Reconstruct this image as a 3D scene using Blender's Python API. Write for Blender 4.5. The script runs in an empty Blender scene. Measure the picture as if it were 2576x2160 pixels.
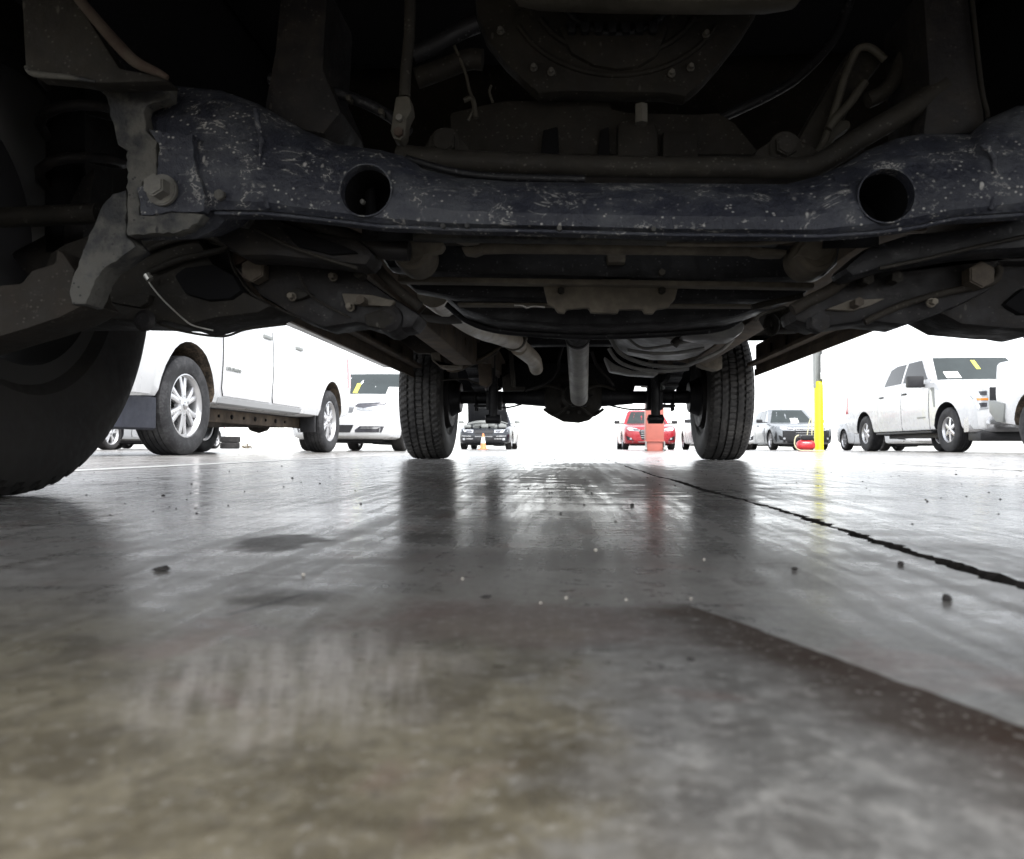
import bpy, bmesh, math, random
from mathutils import Vector, Matrix
from mathutils.bvhtree import BVHTree
random.seed(7)
R = math.radians
C = bpy.context.scene.collection
scene = bpy.context.scene

# ------------------------------------------------------------------ camera
F_PX, W_PX, H_PX = 1900.0, 2576.0, 2160.0
CAM_H = 0.068
cam = bpy.data.cameras.new('camera')
cam.sensor_width = 36
cam.lens = 36 * F_PX / W_PX
cam.clip_start = 0.01
cam.clip_end = 3000
cam.dof.use_dof = True
cam.dof.focus_distance = 1.8
cam.dof.aperture_fstop = 15
camo = bpy.data.objects.new('camera', cam)
C.objects.link(camo)
yaw, pitch, roll = math.atan(142 / F_PX), math.atan(45 / F_PX), R(0.15)
CM = Matrix.Translation((0, 0, CAM_H)) @ Matrix.Rotation(yaw, 4, 'Z') @ Matrix.Rotation(R(90) + pitch, 4, 'X') @ Matrix.Rotation(roll, 4, 'Z')
camo.matrix_world = CM
scene.camera = camo

# ------------------------------------------------------------------ sky, sun, exposure
SUN_EL, SUN_ROT = R(58), R(150)
world = bpy.data.worlds.new('World')
scene.world = world
world.use_nodes = True
nt = world.node_tree
nt.nodes.clear()
sky = nt.nodes.new('ShaderNodeTexSky')
sky.sky_type = 'NISHITA'
sky.sun_disc = False
sky.sun_elevation = SUN_EL
sky.sun_rotation = SUN_ROT
sky.air_density = 1.0
sky.dust_density = 1.0
sky.ozone_density = 1.0
hs = nt.nodes.new('ShaderNodeHueSaturation')
hs.inputs['Saturation'].default_value = 0.18
bg = nt.nodes.new('ShaderNodeBackground')
bg.inputs['Strength'].default_value = 0.15
wo = nt.nodes.new('ShaderNodeOutputWorld')
nt.links.new(sky.outputs[0], hs.inputs['Color'])
nt.links.new(hs.outputs[0], bg.inputs['Color'])
nt.links.new(bg.outputs[0], wo.inputs['Surface'])
sd = bpy.data.lights.new('sun', 'SUN')
sd.energy = 1.0
sd.angle = R(20)
sd.color = (1.0, 0.97, 0.93)
so = bpy.data.objects.new('sun', sd)
C.objects.link(so)
# direction towards the sun (behind and to the left of the camera, high)
sv = Vector((math.sin(SUN_ROT) * math.cos(SUN_EL), math.cos(SUN_ROT) * math.cos(SUN_EL), math.sin(SUN_EL)))
so.rotation_euler = sv.to_track_quat('Z', 'Y').to_euler()
scene.view_settings.view_transform = 'Standard'
scene.view_settings.look = 'None'
scene.view_settings.gamma = 1.0
scene.view_settings.exposure = 1.8
scene.cycles.max_bounces = 8
scene.cycles.diffuse_bounces = 5
scene.cycles.caustics_reflective = False
scene.cycles.caustics_refractive = False

# ------------------------------------------------------------------ helpers
def at(u, v, Y):
    """point on the plane y=Y that the photograph shows at pixel (u, v)"""
    d = CM.to_3x3() @ Vector(((u - W_PX / 2) / F_PX, (H_PX / 2 - v) / F_PX, -1))
    o = CM.translation
    k = (Y - o.y) / d.y
    return o + d * k

CR = {1: (0, 0), 2: (850, 0), 3: (1676, 0), 4: (0, 550), 5: (850, 550), 6: (1676, 550)}
KS = 900 / 2100.0
def cp(c, x, y):
    return (CR[c][0] + x * KS, CR[c][1] + y * KS)
def pts(c, L, Y=None):
    out = []
    for p in L:
        u, v = cp(c, p[0], p[1])
        out.append(at(u, v, p[2] if len(p) > 2 else Y))
    return out

def tag(o, label=None, cat=None, group=None, kind=None):
    if label: o['label'] = label
    if cat: o['category'] = cat
    if group: o['group'] = group
    if kind: o['kind'] = kind
    return o

def empty(name, loc, rz=0.0):
    o = bpy.data.objects.new(name, None)
    o.empty_display_size = 0.2
    C.objects.link(o)
    o.location = loc
    o.rotation_euler = (0, 0, rz)
    return o

def link_mesh(name, me, parent=None, world=False):
    o = bpy.data.objects.new(name, me)
    C.objects.link(o)
    if parent is not None:
        o.parent = parent
        if world:
            root = parent
            off = Vector(root.location)
            o.matrix_parent_inverse = Matrix.Translation(-off)
    return o

def bm_mesh(name, bm, mats, smooth=False, angle=None):
    bmesh.ops.recalc_face_normals(bm, faces=bm.faces)
    me = bpy.data.meshes.new(name)
    bm.to_mesh(me)
    bm.free()
    if not isinstance(mats, (list, tuple)): mats = [mats]
    for m in mats: me.materials.append(m)
    if smooth or angle:
        me.polygons.foreach_set('use_smooth', [True] * len(me.polygons))
        me.set_sharp_from_angle(angle=R(angle if angle else 40))
    return me

def add_box(bm, x0, x1, y0, y1, z0, z1, bevel=0.0, M=None, mi=0, seg=2):
    t = bmesh.new()
    r = bmesh.ops.create_cube(t, size=1)
    for v in t.verts:
        v.co = Vector((x0 + (v.co.x + .5) * (x1 - x0), y0 + (v.co.y + .5) * (y1 - y0), z0 + (v.co.z + .5) * (z1 - z0)))
    if bevel > 0:
        bmesh.ops.bevel(t, geom=list(t.edges), offset=bevel, segments=seg, affect='EDGES', profile=0.6)
    merge(bm, t, M, mi)

def merge(bm, t, M=None, mi=0):
    mp = {}
    for v in t.verts:
        mp[v] = bm.verts.new((M @ v.co) if M is not None else v.co)
    for f in t.faces:
        try:
            nf = bm.faces.new([mp[v] for v in f.verts])
            nf.material_index = mi if mi else f.material_index
        except ValueError:
            pass
    t.free()

def add_cyl(bm, p0, p1, r0, r1=None, seg=24, mi=0, bevel=0.0):
    p0, p1 = Vector(p0), Vector(p1)
    r1 = r0 if r1 is None else r1
    t = bmesh.new()
    d = p1 - p0
    bmesh.ops.create_cone(t, cap_ends=True, cap_tris=False, segments=seg, radius1=r0, radius2=r1, depth=d.length)
    if bevel > 0:
        ed = [e for e in t.edges if abs(e.verts[0].co.z - e.verts[1].co.z) < 1e-6]
        bmesh.ops.bevel(t, geom=ed, offset=bevel, segments=2, affect='EDGES')
    q = d.to_track_quat('Z', 'Y')
    merge(bm, t, Matrix.Translation((p0 + p1) / 2) @ q.to_matrix().to_4x4(), mi)

def smooth_path(P, n=6):
    P = [Vector(p) for p in P]
    if len(P) < 3: return P
    out = []
    Q = [P[0]] + P + [P[-1]]
    for i in range(1, len(Q) - 2):
        a, b, c, d = Q[i - 1], Q[i], Q[i + 1], Q[i + 2]
        for k in range(n):
            t = k / n
            out.append(0.5 * ((2 * b) + (c - a) * t + (2 * a - 5 * b + 4 * c - d) * t * t + (3 * b - a - 3 * c + d) * t ** 3))
    out.append(P[-1])
    return out

def add_tube(bm, P, r, seg=14, sm=6, flat=1.0, mi=0):
    n0 = len(P)
    P2 = smooth_path(P, sm) if sm > 1 else [Vector(p) for p in P]
    n = len(P2)
    rr = r if isinstance(r, (list, tuple)) else [r] * n0
    def rad(i):
        t = i / (n - 1) * (n0 - 1)
        k = min(int(t), n0 - 2)
        return rr[k] * (1 - (t - k)) + rr[k + 1] * (t - k)
    rings = []
    up = Vector((0, 0, 1))
    prev = None
    for i, p in enumerate(P2):
        d = (P2[min(i + 1, n - 1)] - P2[max(i - 1, 0)])
        if d.length < 1e-9: d = Vector((0, 1, 0))
        d.normalize()
        if prev is None:
            a = d.cross(up)
            if a.length < 0.05: a = d.cross(Vector((0, 1, 0)))
        else:
            a = prev - d * prev.dot(d)
            if a.length < 0.01: a = d.cross(up)
        a.normalize()
        prev = a
        b = d.cross(a)
        ring = []
        for k in range(seg):
            th = 2 * math.pi * k / seg
            ring.append(bm.verts.new(p + a * math.cos(th) * rad(i) + b * math.sin(th) * rad(i) * flat))
        rings.append(ring)
    for i in range(n - 1):
        for k in range(seg):
            f = bm.faces.new([rings[i][k], rings[i][(k + 1) % seg], rings[i + 1][(k + 1) % seg], rings[i + 1][k]])
            f.material_index = mi
    for ring in (rings[0][::-1], rings[-1]):
        f = bm.faces.new(ring)
        f.material_index = mi

def add_lathe(bm, prof, axis_o, axis='x', seg=48, mi=0, close=False, radfn=None):
    """prof: list of (a, r) along the axis"""
    o = Vector(axis_o)
    rings = []
    for j, (a, r) in enumerate(prof):
        ring = []
        for k in range(seg):
            th = 2 * math.pi * k / seg
            rr = radfn(j, k, r) if radfn else r
            if axis == 'x': v = Vector((a, rr * math.cos(th), rr * math.sin(th)))
            elif axis == 'y': v = Vector((rr * math.cos(th), a, rr * math.sin(th)))
            else: v = Vector((rr * math.cos(th), rr * math.sin(th), a))
            ring.append(bm.verts.new(o + v))
        rings.append(ring)
    m = len(rings)
    for j in range(m if close else m - 1):
        A, B = rings[j], rings[(j + 1) % m]
        for k in range(seg):
            f = bm.faces.new([A[k], A[(k + 1) % seg], B[(k + 1) % seg], B[k]])
            f.material_index = mi
    if not close:
        for ring in (rings[0], rings[-1]):
            try:
                f = bm.faces.new(ring)
                f.material_index = mi
            except ValueError: pass

def prism(P, vec, bevel=0.0, seg=2):
    """closed solid from a planar outline P swept along vec"""
    bm = bmesh.new()
    vs = [bm.verts.new(p) for p in P]
    f = bm.faces.new(vs)
    r = bmesh.ops.extrude_face_region(bm, geom=[f])
    for e in r['geom']:
        if isinstance(e, bmesh.types.BMVert): e.co += Vector(vec)
    bmesh.ops.recalc_face_normals(bm, faces=bm.faces)
    if bevel > 0:
        ed = [e for e in bm.edges if len(e.link_faces) == 2 and e.calc_face_angle(0) > 0.6]
        bmesh.ops.bevel(bm, geom=ed, offset=bevel, segments=seg, affect='EDGES', profile=0.6, clamp_overlap=True)
    bmesh.ops.triangulate(bm, faces=[f for f in bm.faces if len(f.verts) > 4])
    return bm

def boolean(bm, cutters):
    """difference with a list of bmeshes; returns a new bmesh"""
    def mk(b):
        bmesh.ops.recalc_face_normals(b, faces=b.faces)
        me = bpy.data.meshes.new('tmp'); b.to_mesh(me); b.free()
        o = bpy.data.objects.new('tmp', me); C.objects.link(o)
        return o
    base = mk(bm)
    cs = [mk(c) for c in cutters]
    for c in cs:
        m = base.modifiers.new('b', 'BOOLEAN')
        m.operation = 'DIFFERENCE'; m.solver = 'EXACT'; m.object = c
    dg = bpy.context.evaluated_depsgraph_get()
    dg.update()
    me = bpy.data.meshes.new_from_object(base.evaluated_get(dg))
    out = bmesh.new(); out.from_mesh(me)
    for f in out.faces: f.material_index = 0
    for o in [base] + cs:
        d = o.data
        bpy.data.objects.remove(o); bpy.data.meshes.remove(d)
    bpy.data.meshes.remove(me)
    return out

# ------------------------------------------------------------------ materials
class NB:
    """small node builder"""
    def __init__(s, name):
        s.m = bpy.data.materials.new(name)
        s.m.use_nodes = True
        s.t = s.m.node_tree
        s.b = s.t.nodes['Principled BSDF']
        s.geo = s.t.nodes.new('ShaderNodeNewGeometry')
        s.tc = s.t.nodes.new('ShaderNodeTexCoord')
    def link(s, a, b): s.t.links.new(a, b)
    def setin(s, sock, v):
        if isinstance(v, (int, float)): sock.default_value = v
        elif isinstance(v, (tuple, list)): sock.default_value = tuple(v) if len(v) == len(sock.default_value) else (*v, 1)
        else: s.link(v, sock)
    def M(s, op, a, b=0.0, c=None, clamp=False):
        n = s.t.nodes.new('ShaderNodeMath'); n.operation = op; n.use_clamp = clamp
        s.setin(n.inputs[0], a); s.setin(n.inputs[1], b)
        if c is not None: s.setin(n.inputs[2], c)
        return n.outputs[0]
    def ss(s, x, a, b):
        n = s.t.nodes.new('ShaderNodeMapRange'); n.interpolation_type = 'SMOOTHSTEP'; n.clamp = True
        s.setin(n.inputs[0], x); n.inputs[1].default_value = a; n.inputs[2].default_value = b
        return n.outputs[0]
    def ln(s, x, a, b, c=0.0, d=1.0):
        n = s.t.nodes.new('ShaderNodeMapRange'); n.clamp = True
        s.setin(n.inputs[0], x); n.inputs[1].default_value = a; n.inputs[2].default_value = b
        n.inputs[3].default_value = c; n.inputs[4].default_value = d
        return n.outputs[0]
    def vec(s, x, y, z):
        n = s.t.nodes.new('ShaderNodeCombineXYZ')
        s.setin(n.inputs[0], x); s.setin(n.inputs[1], y); s.setin(n.inputs[2], z)
        return n.outputs[0]
    def scl(s, v, k):
        n = s.t.nodes.new('ShaderNodeVectorMath'); n.operation = 'MULTIPLY'
        s.setin(n.inputs[0], v); n.inputs[1].default_value = k
        return n.outputs[0]
    def noise(s, v, scale, detail=4, rough=.55, dist=0.0):
        n = s.t.nodes.new('ShaderNodeTexNoise')
        s.setin(n.inputs['Vector'], v); n.inputs['Scale'].default_value = scale
        n.inputs['Detail'].default_value = detail; n.inputs['Roughness'].default_value = rough
        n.inputs['Distortion'].default_value = dist
        return n.outputs[0]
    def voro(s, v, scale, feat='F1', rnd=1.0):
        n = s.t.nodes.new('ShaderNodeTexVoronoi'); n.feature = feat
        s.setin(n.inputs['Vector'], v); n.inputs['Scale'].default_value = scale
        n.inputs['Randomness'].default_value = rnd
        return n.outputs['Distance']
    def mix(s, f, a, b):
        n = s.t.nodes.new('ShaderNodeMix'); n.data_type = 'RGBA'
        s.setin(n.inputs[0], f); s.setin(n.inputs[6], a); s.setin(n.inputs[7], b)
        return n.outputs[2]
    def bump(s, h, strength, dist):
        n = s.t.nodes.new('ShaderNodeBump'); n.inputs['Strength'].default_value = strength
        n.inputs['Distance'].default_value = dist; s.setin(n.inputs['Height'], h)
        s.link(n.outputs[0], s.b.inputs['Normal'])
    def done(s, col, rough=.5, metal=0.0, spec=.5, coat=0.0):
        s.setin(s.b.inputs['Base Color'], col); s.setin(s.b.inputs['Roughness'], rough)
        s.setin(s.b.inputs['Metallic'], metal); s.setin(s.b.inputs['Specular IOR Level'], spec)
        s.setin(s.b.inputs['Coat Weight'], coat)
        return s.m

def simple(name, col, rough=.5, metal=0.0, spec=.5, coat=0.0, var=0.15, nscale=6.0, bump=0.0):
    n = NB(name)
    p = n.tc.outputs['Object']
    a = n.noise(p, nscale, 5)
    c = n.mix(n.ln(a, .3, .7), tuple(x * (1 - var) for x in col), tuple(min(1, x * (1 + var)) for x in col))
    rr = n.ln(a, .3, .7, max(0.02, rough - .06), min(1, rough + .06))
    if bump: n.bump(n.noise(p, nscale * 12, 4), .4, bump)
    return n.done(c, rr, metal, spec, coat)

def grime(name, base, dust, speck=None, sp_amt=.5, dust_lo=.45, dust_hi=.75, rough=.5, scale=9, bump=.0015, streak=False):
    """dirty metal: base paint, dust patches, stone chips and mud specks"""
    n = NB(name)
    p = n.geo.outputs['Position']
    a = n.noise(p, scale, 6, .62)
    b = n.noise(p, scale * 5, 5, .6)
    c = n.mix(n.ln(a, .3, .7), tuple(x * .72 for x in base), tuple(x * 1.3 for x in base))
    d = n.ss(n.M('ADD', n.M('MULTIPLY', a, .55), n.M('MULTIPLY', b, .45)), dust_lo, dust_hi)
    c = n.mix(d, c, dust)
    if speck:
        v = n.voro(n.scl(p, (1, 1, 1.2)), 150)
        v2 = n.voro(n.scl(p, (1.7, 1, .8)), 48)
        big = n.noise(p, 26, 3)
        m1 = n.M('MULTIPLY', n.ss(v, .26, .10), n.ss(n.noise(p, 44, 2), .47, .58))
        m2 = n.M('MULTIPLY', n.ss(n.M('ADD', v2, n.M('MULTIPLY', n.noise(p, 130, 3), .25)), .30, .20), n.ss(n.noise(n.scl(p, (1, 1.2, 1)), 31, 2), .50, .60))
        m3 = n.M('MULTIPLY', n.ss(n.noise(n.scl(p, (1.0, 1, 1.6)), 85, 5, .75, .3), .58, .66), n.ss(n.noise(p, 17, 3), .42, .60))
        mk = n.M('MAXIMUM', n.M('MAXIMUM', m1, m2), n.M('MULTIPLY', m3, .45))
        c = n.mix(n.M('MULTIPLY', mk, sp_amt), c, speck)
        if streak:
            # thin mineral run lines crossing the face
            q = n.noise(n.scl(p, (1.0, 1, 1.4)), 13, 5, .7, .6)
            lnm = n.M('SUBTRACT', 1.0, n.ss(n.M('ABSOLUTE', n.M('SUBTRACT', q, .5)), .003, .012))
            c = n.mix(n.M('MULTIPLY', n.M('MULTIPLY', lnm, n.ss(b, .48, .62)), .6), c, speck)
    h = n.M('ADD', n.M('MULTIPLY', b, .6), n.M('MULTIPLY', n.noise(p, 160, 4), .4))
    n.bump(h, .8, bump)
    return n.done(c, n.ln(b, .3, .7, rough - .1, rough + .2), 0.0, .28)

M_ = {}
M_['paint_white'] = simple('white car paint', (.72, .73, .74), .28, 0, .5, .35, .03)
M_['paint_silver'] = simple('silver car paint', (.46, .47, .48), .32, .35, .5, .4, .04)
M_['paint_grey'] = simple('grey car paint', (.26, .275, .29), .3, .4, .5, .5, .04)
M_['paint_navy'] = simple('dark navy car paint', (.008, .010, .016), .25, .2, .5, .5, .05)
M_['paint_red'] = simple('red car paint', (.34, .012, .022), .28, .1, .5, .6, .05)
M_['paint_charcoal'] = simple('charcoal truck paint', (.035, .036, .04), .4, .1, .5, .5, .05)
M_['glass'] = simple('dark tinted glass', (.012, .015, .015), .06, 0, .35, 0, .1)
M_['glass_light'] = simple('grey glass', (.03, .038, .038), .08, 0, .4, 0, .15, 3)
M_['black_plastic'] = simple('black plastic', (.018, .018, .02), .5, 0, .4, 0, .2, 20)
M_['valance'] = grime('dusty black plastic', (.035, .038, .05), (.10, .10, .10), None, dust_lo=.55, dust_hi=.9, rough=.55, scale=5)
M_['gap'] = simple('panel gap', (.012, .012, .012), .8)
M_['chrome'] = simple('chrome', (.42, .42, .43), .22, .9, .5, 0, .05)
M_['alloy'] = simple('wheel alloy', (.60, .60, .61), .3, .75, .5, 0, .06)
M_['alloy_dark'] = simple('dark wheel pocket', (.06, .06, .065), .55, .3)
M_['wheel_dirty'] = simple('dusty black wheel', (.02, .019, .018), .7, 0, .3)
M_['lamp'] = simple('headlamp lens', (.55, .57, .6), .08, .3, .8, .6, .3, 25)
M_['lamp_dark'] = simple('headlamp housing', (.06, .06, .07), .2, .3, .6, .4, .3, 30)
M_['lamp_red'] = simple('red lamp lens', (.45, .02, .03), .15, 0, .6, .5)
M_['lamp_amber'] = simple('amber lamp lens', (.7, .25, .03), .15, 0, .6, .5)
M_['tag_yellow'] = simple('yellow paper tag', (.75, .72, .10), .7)
M_['paper'] = simple('white paper', (.8, .8, .78), .7)
M_['mud'] = grime('muddy wheel liner', (.05, .042, .035), (.17, .13, .095), (.01, .01, .01), .8, .42, .62, .85, 12, .006)
M_['rubber_chassis'] = grime('dusty chassis steel', (.07, .062, .055), (.17, .15, .13), (.02, .02, .02), .6, .45, .7, .7, 8, .003)
M_['yellow'] = simple('yellow painted steel', (.86, .80, .01), .4, 0, .5, .2, .04)
M_['steel_grey'] = simple('grey galvanised steel', (.27, .28, .27), .5, .4, .5, 0, .12)
M_['red_plain'] = simple('faded red enamel', (.42, .12, .09), .6, 0, .5, .1, .08)
M_['red_dark'] = simple('dark red enamel', (.22, .02, .03), .4, 0, .5, .2)
M_['red_tank'] = simple('red tank paint', (.62, .03, .04), .3, 0, .5, .4, .06)
M_['orange'] = simple('orange cone plastic', (.75, .25, .09), .5, 0, .5, 0, .08)
M_['hose_cream'] = simple('cream hose rubber', (.62, .58, .38), .5)
M_['weed'] = simple('dry brown leaves', (.13, .09, .04), .8, 0, .3, 0, .4, 30)
# underbody
M_['cross'] = grime('pitted blue black frame paint', (0.024, 0.026, 0.037), (0.065, 0.068, 0.077), (.38, .37, .35), .8, .42, .66, .55, 8, .005, True)
M_['worn'] = grime('worn dusty bracket steel', (0.019, 0.020, 0.023), (0.083, 0.080, 0.073), (.014, .014, .017), .9, .40, .56, .62, 10, .004)
M_['dusty'] = grime('dusty brown casting', (0.015, 0.013, 0.011), (0.031, 0.028, 0.023), (.2, .19, .17), .25, .42, .72, .7, 11, .002)
M_['dusty_light'] = grime('light dusty aluminium', (0.056, 0.052, 0.043), (0.091, 0.082, 0.069), (.07, .06, .05), .4, .4, .7, .6, 10, .0015)
M_['black_frame'] = grime('black frame paint', (0.010, 0.010, 0.012), (0.021, 0.020, 0.022), (.14, .14, .15), .5, .5, .8, .5, 8, .0015)
M_['black_arm'] = grime('black control arm paint', (0.011, 0.010, 0.011), (0.033, 0.029, 0.025), (.12, .11, .10), .35, .46, .74, .6, 9, .002)
M_['arm_brown'] = grime('brown dusty control arm', (0.017, 0.014, 0.011), (0.036, 0.030, 0.025), (.14, .13, .11), .3, .42, .70, .75, 7, .002)
M_['dusty_lit'] = grime('brightened dusty steel', (0.120, 0.106, 0.088), (0.240, 0.216, 0.176), (.2, .19, .17), .2, .42, .72, .7, 11, .002)  # raised colour makes up for the weak light behind the crossmember
M_['rust'] = grime('rusty steel edge', (.040, .026, .020), (.062, .050, .040), None, dust_lo=.42, dust_hi=.62, rough=.8, scale=18)
M_['rail'] = grime('brown dusty frame rail', (0.062, 0.048, 0.037), (0.134, 0.106, 0.077), (.03, .025, .02), .5, .44, .7, .75, 6, .002)
M_['bolt'] = grime('dull zinc bolt', (0.120, 0.114, 0.105), (0.156, 0.150, 0.132), None, dust_lo=.4, dust_hi=.7, rough=.5, scale=40, bump=.0005)
M_['bolt_rust'] = grime('dusty brown bolt', (.055, .044, .035), (.10, .085, .068), None, dust_lo=.4, dust_hi=.7, rough=.7, scale=40, bump=.0008)
M_['bare'] = simple('bare scraped metal', (.5, .49, .46), .35, .6, .5, 0, .3, 60)
M_['pipe'] = grime('dull exhaust steel', (0.241, 0.213, 0.172), (0.368, 0.333, 0.276), (.1, .08, .06), .3, .4, .7, .45, 9, .0008)
M_['shaft'] = grime('grey driveshaft tube', (0.252, 0.248, 0.235), (0.353, 0.344, 0.328), (.05, .05, .05), .3, .5, .8, .45, 7, .0006)
M_['tank_pl'] = grime('black moulded fuel tank', (0.090, 0.090, 0.090), (0.198, 0.193, 0.177), None, dust_lo=.45, dust_hi=.75, rough=.4, scale=5, bump=.001)
M_['void'] = simple('deep shade black', (.008, .008, .009), .9, 0, .1)  # near-black colour that stands in for deep shade in holes and hollows
M_['ceramic'] = simple('glass bead', (.42, .38, .33), .12)
M_['pebble'] = simple('dark grit', (.035, .032, .03), .85, 0, .3, 0, .4, 200)
M_['line_paint'] = grime('worn white road paint', (.62, .62, .60), (.34, .34, .33), None, dust_lo=.5, dust_hi=.62, rough=.6, scale=14, bump=.0005)
M_['groove'] = grime('dirty joint filler', (.022, .019, .017), (.055, .045, .035), None, dust_lo=.5, dust_hi=.75, rough=.9, scale=30, bump=.004)

def tyre_material(name, base, dust):
    n = NB(name)
    p = n.tc.outputs['Object']
    a = n.noise(p, 7, 6, .65)
    b = n.noise(p, 60, 4)
    c = n.mix(n.ss(n.M('ADD', n.M('MULTIPLY', a, .6), n.M('MULTIPLY', b, .4)), .42, .68), base, dust)
    n.bump(b, .5, .001)
    return n.done(c, n.ln(b, .3, .7, .62, .85), 0, .35)
M_['tyre'] = tyre_material('tyre rubber', (.020, .019, .019), (.052, .049, .047))
M_['tyre_shaded'] = tyre_material('shaded front tyre rubber', (.009, .008, .008), (.022, .020, .018))  # tyre rubber with the shade at the front put into its colour
M_['tyre_rear'] = tyre_material('brightened rear tyre rubber', (.030, .029, .029), (.085, .081, .077))  # same rubber with the brighter look at the rear put into its colour
M_['tyre_dust'] = tyre_material('dusty tyre rubber', (.020, .020, .022), (.075, .075, .078))

# concrete -------------------------------------------------------------------
def concrete():
    n = NB('trowelled concrete')
    p = n.geo.outputs['Position']
    sx = n.t.nodes.new('ShaderNodeSeparateXYZ'); n.link(p, sx.inputs[0])
    X, Y = sx.outputs[0], sx.outputs[1]
    big = n.noise(p, 1.1, 5, .6, .4)
    mid = n.noise(p, 7, 6, .62, .6)
    mid2 = n.noise(n.scl(p, (1, 1, 1)), 19, 5, .6, .3)
    fine = n.noise(p, 120, 5, .65)
    vfine = n.noise(p, 420, 3, .6)
    swirl = n.noise(n.scl(p, (.45, 1.9, 1)), 5.5, 7, .68, 1.6)
    c = n.mix(n.ln(big, .38, .62), (.200, .188, .172), (.290, .278, .262))
    c = n.mix(n.M('MULTIPLY', n.M('MULTIPLY', n.ss(Y, .35, .9), n.ss(Y, 9, 4)), .65), c, (.44, .43, .42))  # middle distance lightened in colour to lift the dark tyre reflections
    c = n.mix(n.M('MULTIPLY', n.ss(mid, .50, .68), .8), c, (.105, .095, .084))
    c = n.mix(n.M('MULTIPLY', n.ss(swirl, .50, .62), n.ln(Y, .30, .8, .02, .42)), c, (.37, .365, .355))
    # scuffs and drag marks running away from the front of the truck
    ry_ = n.noise(n.vec(n.M('MULTIPLY', n.M('ADD', X, n.M('MULTIPLY', n.M('SUBTRACT', mid, .5), .02)), 55), n.M('MULTIPLY', Y, 2.2), 1.7), 1.0, 5, .65)
    rz_ = n.M('MULTIPLY', n.ss(ry_, .55, .70), n.ss(mid, .40, .58))
    c = n.mix(n.M('MULTIPLY', rz_, .55), c, (.40, .38, .36))
    rk_ = n.M('MULTIPLY', n.ss(ry_, .45, .34), n.ss(mid2, .42, .6))
    c = n.mix(n.M('MULTIPLY', rk_, .5), c, (.10, .088, .078))
    veins = n.noise(n.scl(p, (1, 1, 1)), 4.2, 8, .72, 1.2)
    vm = n.M('SUBTRACT', 1.0, n.ss(n.M('ABSOLUTE', n.M('SUBTRACT', veins, .5)), .002, .016))
    c = n.mix(n.M('MULTIPLY', vm, .38), c, (.09, .08, .072))
    c = n.mix(n.M('MULTIPLY', n.ss(swirl, .48, .38), .55), c, (.13, .126, .12))
    matte = 0.0
    # olive dirt film on the left, greyer speckled paste on the right, close to the front of the truck
    wob = n.M('MULTIPLY', n.M('SUBTRACT', n.noise(p, 30, 4, .6), .5), .05)
    near = n.ss(n.M('ADD', Y, wob), .40, .18)
    lft = n.ss(n.M('ADD', X, n.M('MULTIPLY', wob, 1.6)), .034, -.014)
    v1 = n.noise(p, 34, 5, .62, .5); v2 = n.noise(p, 85, 4, .6)
    ol = n.mix(n.ss(v1, .36, .64), (.088, .074, .044), (.200, .176, .120))
    gr = n.mix(n.ss(v1, .34, .66), (.112, .108, .101), (.215, .212, .203))
    gr = n.mix(n.M('MULTIPLY', n.ss(v2, .52, .68), .6), gr, (.36, .35, .33))
    gr = n.mix(n.M('MULTIPLY', n.ss(v2, .44, .34), .55), gr, (.085, .083, .08))
    c = n.mix(n.M('MULTIPLY', n.M('MULTIPLY', near, lft), .85), c, ol)
    c = n.mix(n.M('MULTIPLY', n.M('MULTIPLY', near, n.M('SUBTRACT', 1.0, lft)), .85), c, gr)
    redp = n.M('MULTIPLY', n.ss(n.noise(p, 13, 3, .6, .5), .55, .68), n.ss(Y, 3.5, .4))
    c = n.mix(n.M('MULTIPLY', redp, .45), c, (.20, .13, .115))
    # aggregate mottling
    c = n.mix(n.M('MULTIPLY', n.ss(fine, .50, .64), n.ln(X, -.04, .04, .06, .20)), c, (.46, .45, .43))
    c = n.mix(n.M('MULTIPLY', n.ss(fine, .48, .36), n.ln(X, -.04, .04, .10, .22)), c, (.085, .083, .078))
    c = n.mix(n.M('MULTIPLY', n.ss(vfine, .62, .72), .30), c, (.10, .095, .09))
    wx = n.M('MULTIPLY', n.M('SUBTRACT', n.noise(p, 16, 4, .6), .5), .05)
    # long oil run, crisp on its far side
    ax, ay, dx, dy = .052, .335, .394, -.919
    rx, ry = n.M('SUBTRACT', X, ax), n.M('SUBTRACT', Y, ay)
    tt = n.M('ADD', n.M('MULTIPLY', rx, dx), n.M('MULTIPLY', ry, dy))
    nn = n.M('ADD', n.M('ADD', n.M('MULTIPLY', rx, -dy), n.M('MULTIPLY', ry, dx)), n.M('MULTIPLY', wx, .22))
    st = n.M('MULTIPLY', n.ss(nn, .0008, -.0012), n.ss(n.M('ADD', nn, n.M('MULTIPLY', wx, 1.3)), -.060, -.006))
    st = n.M('MULTIPLY', st, n.ss(tt, -.012, .012))
    c = n.mix(n.M('MULTIPLY', st, n.ln(mid2, .35, .65, .95, .75)), c, (.040, .026, .019))
    # pale scuffed patch with streaks towards the viewer
    ex = n.M('DIVIDE', n.M('ADD', X, n.M('ADD', .080, n.M('MULTIPLY', wx, .5))), .052)
    ey = n.M('DIVIDE', n.M('SUBTRACT', Y, n.M('ADD', .222, n.M('MULTIPLY', wx, .8))), .062)
    el = n.M('ADD', n.M('MULTIPLY', ex, ex), n.M('MULTIPLY', ey, ey))
    ang = n.M('DIVIDE', X, n.M('ADD', Y, .02))
    strk = n.noise(n.vec(n.M('MULTIPLY', ang, 22), n.M('MULTIPLY', Y, 9), 0), 1.6, 4, .6)
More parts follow.
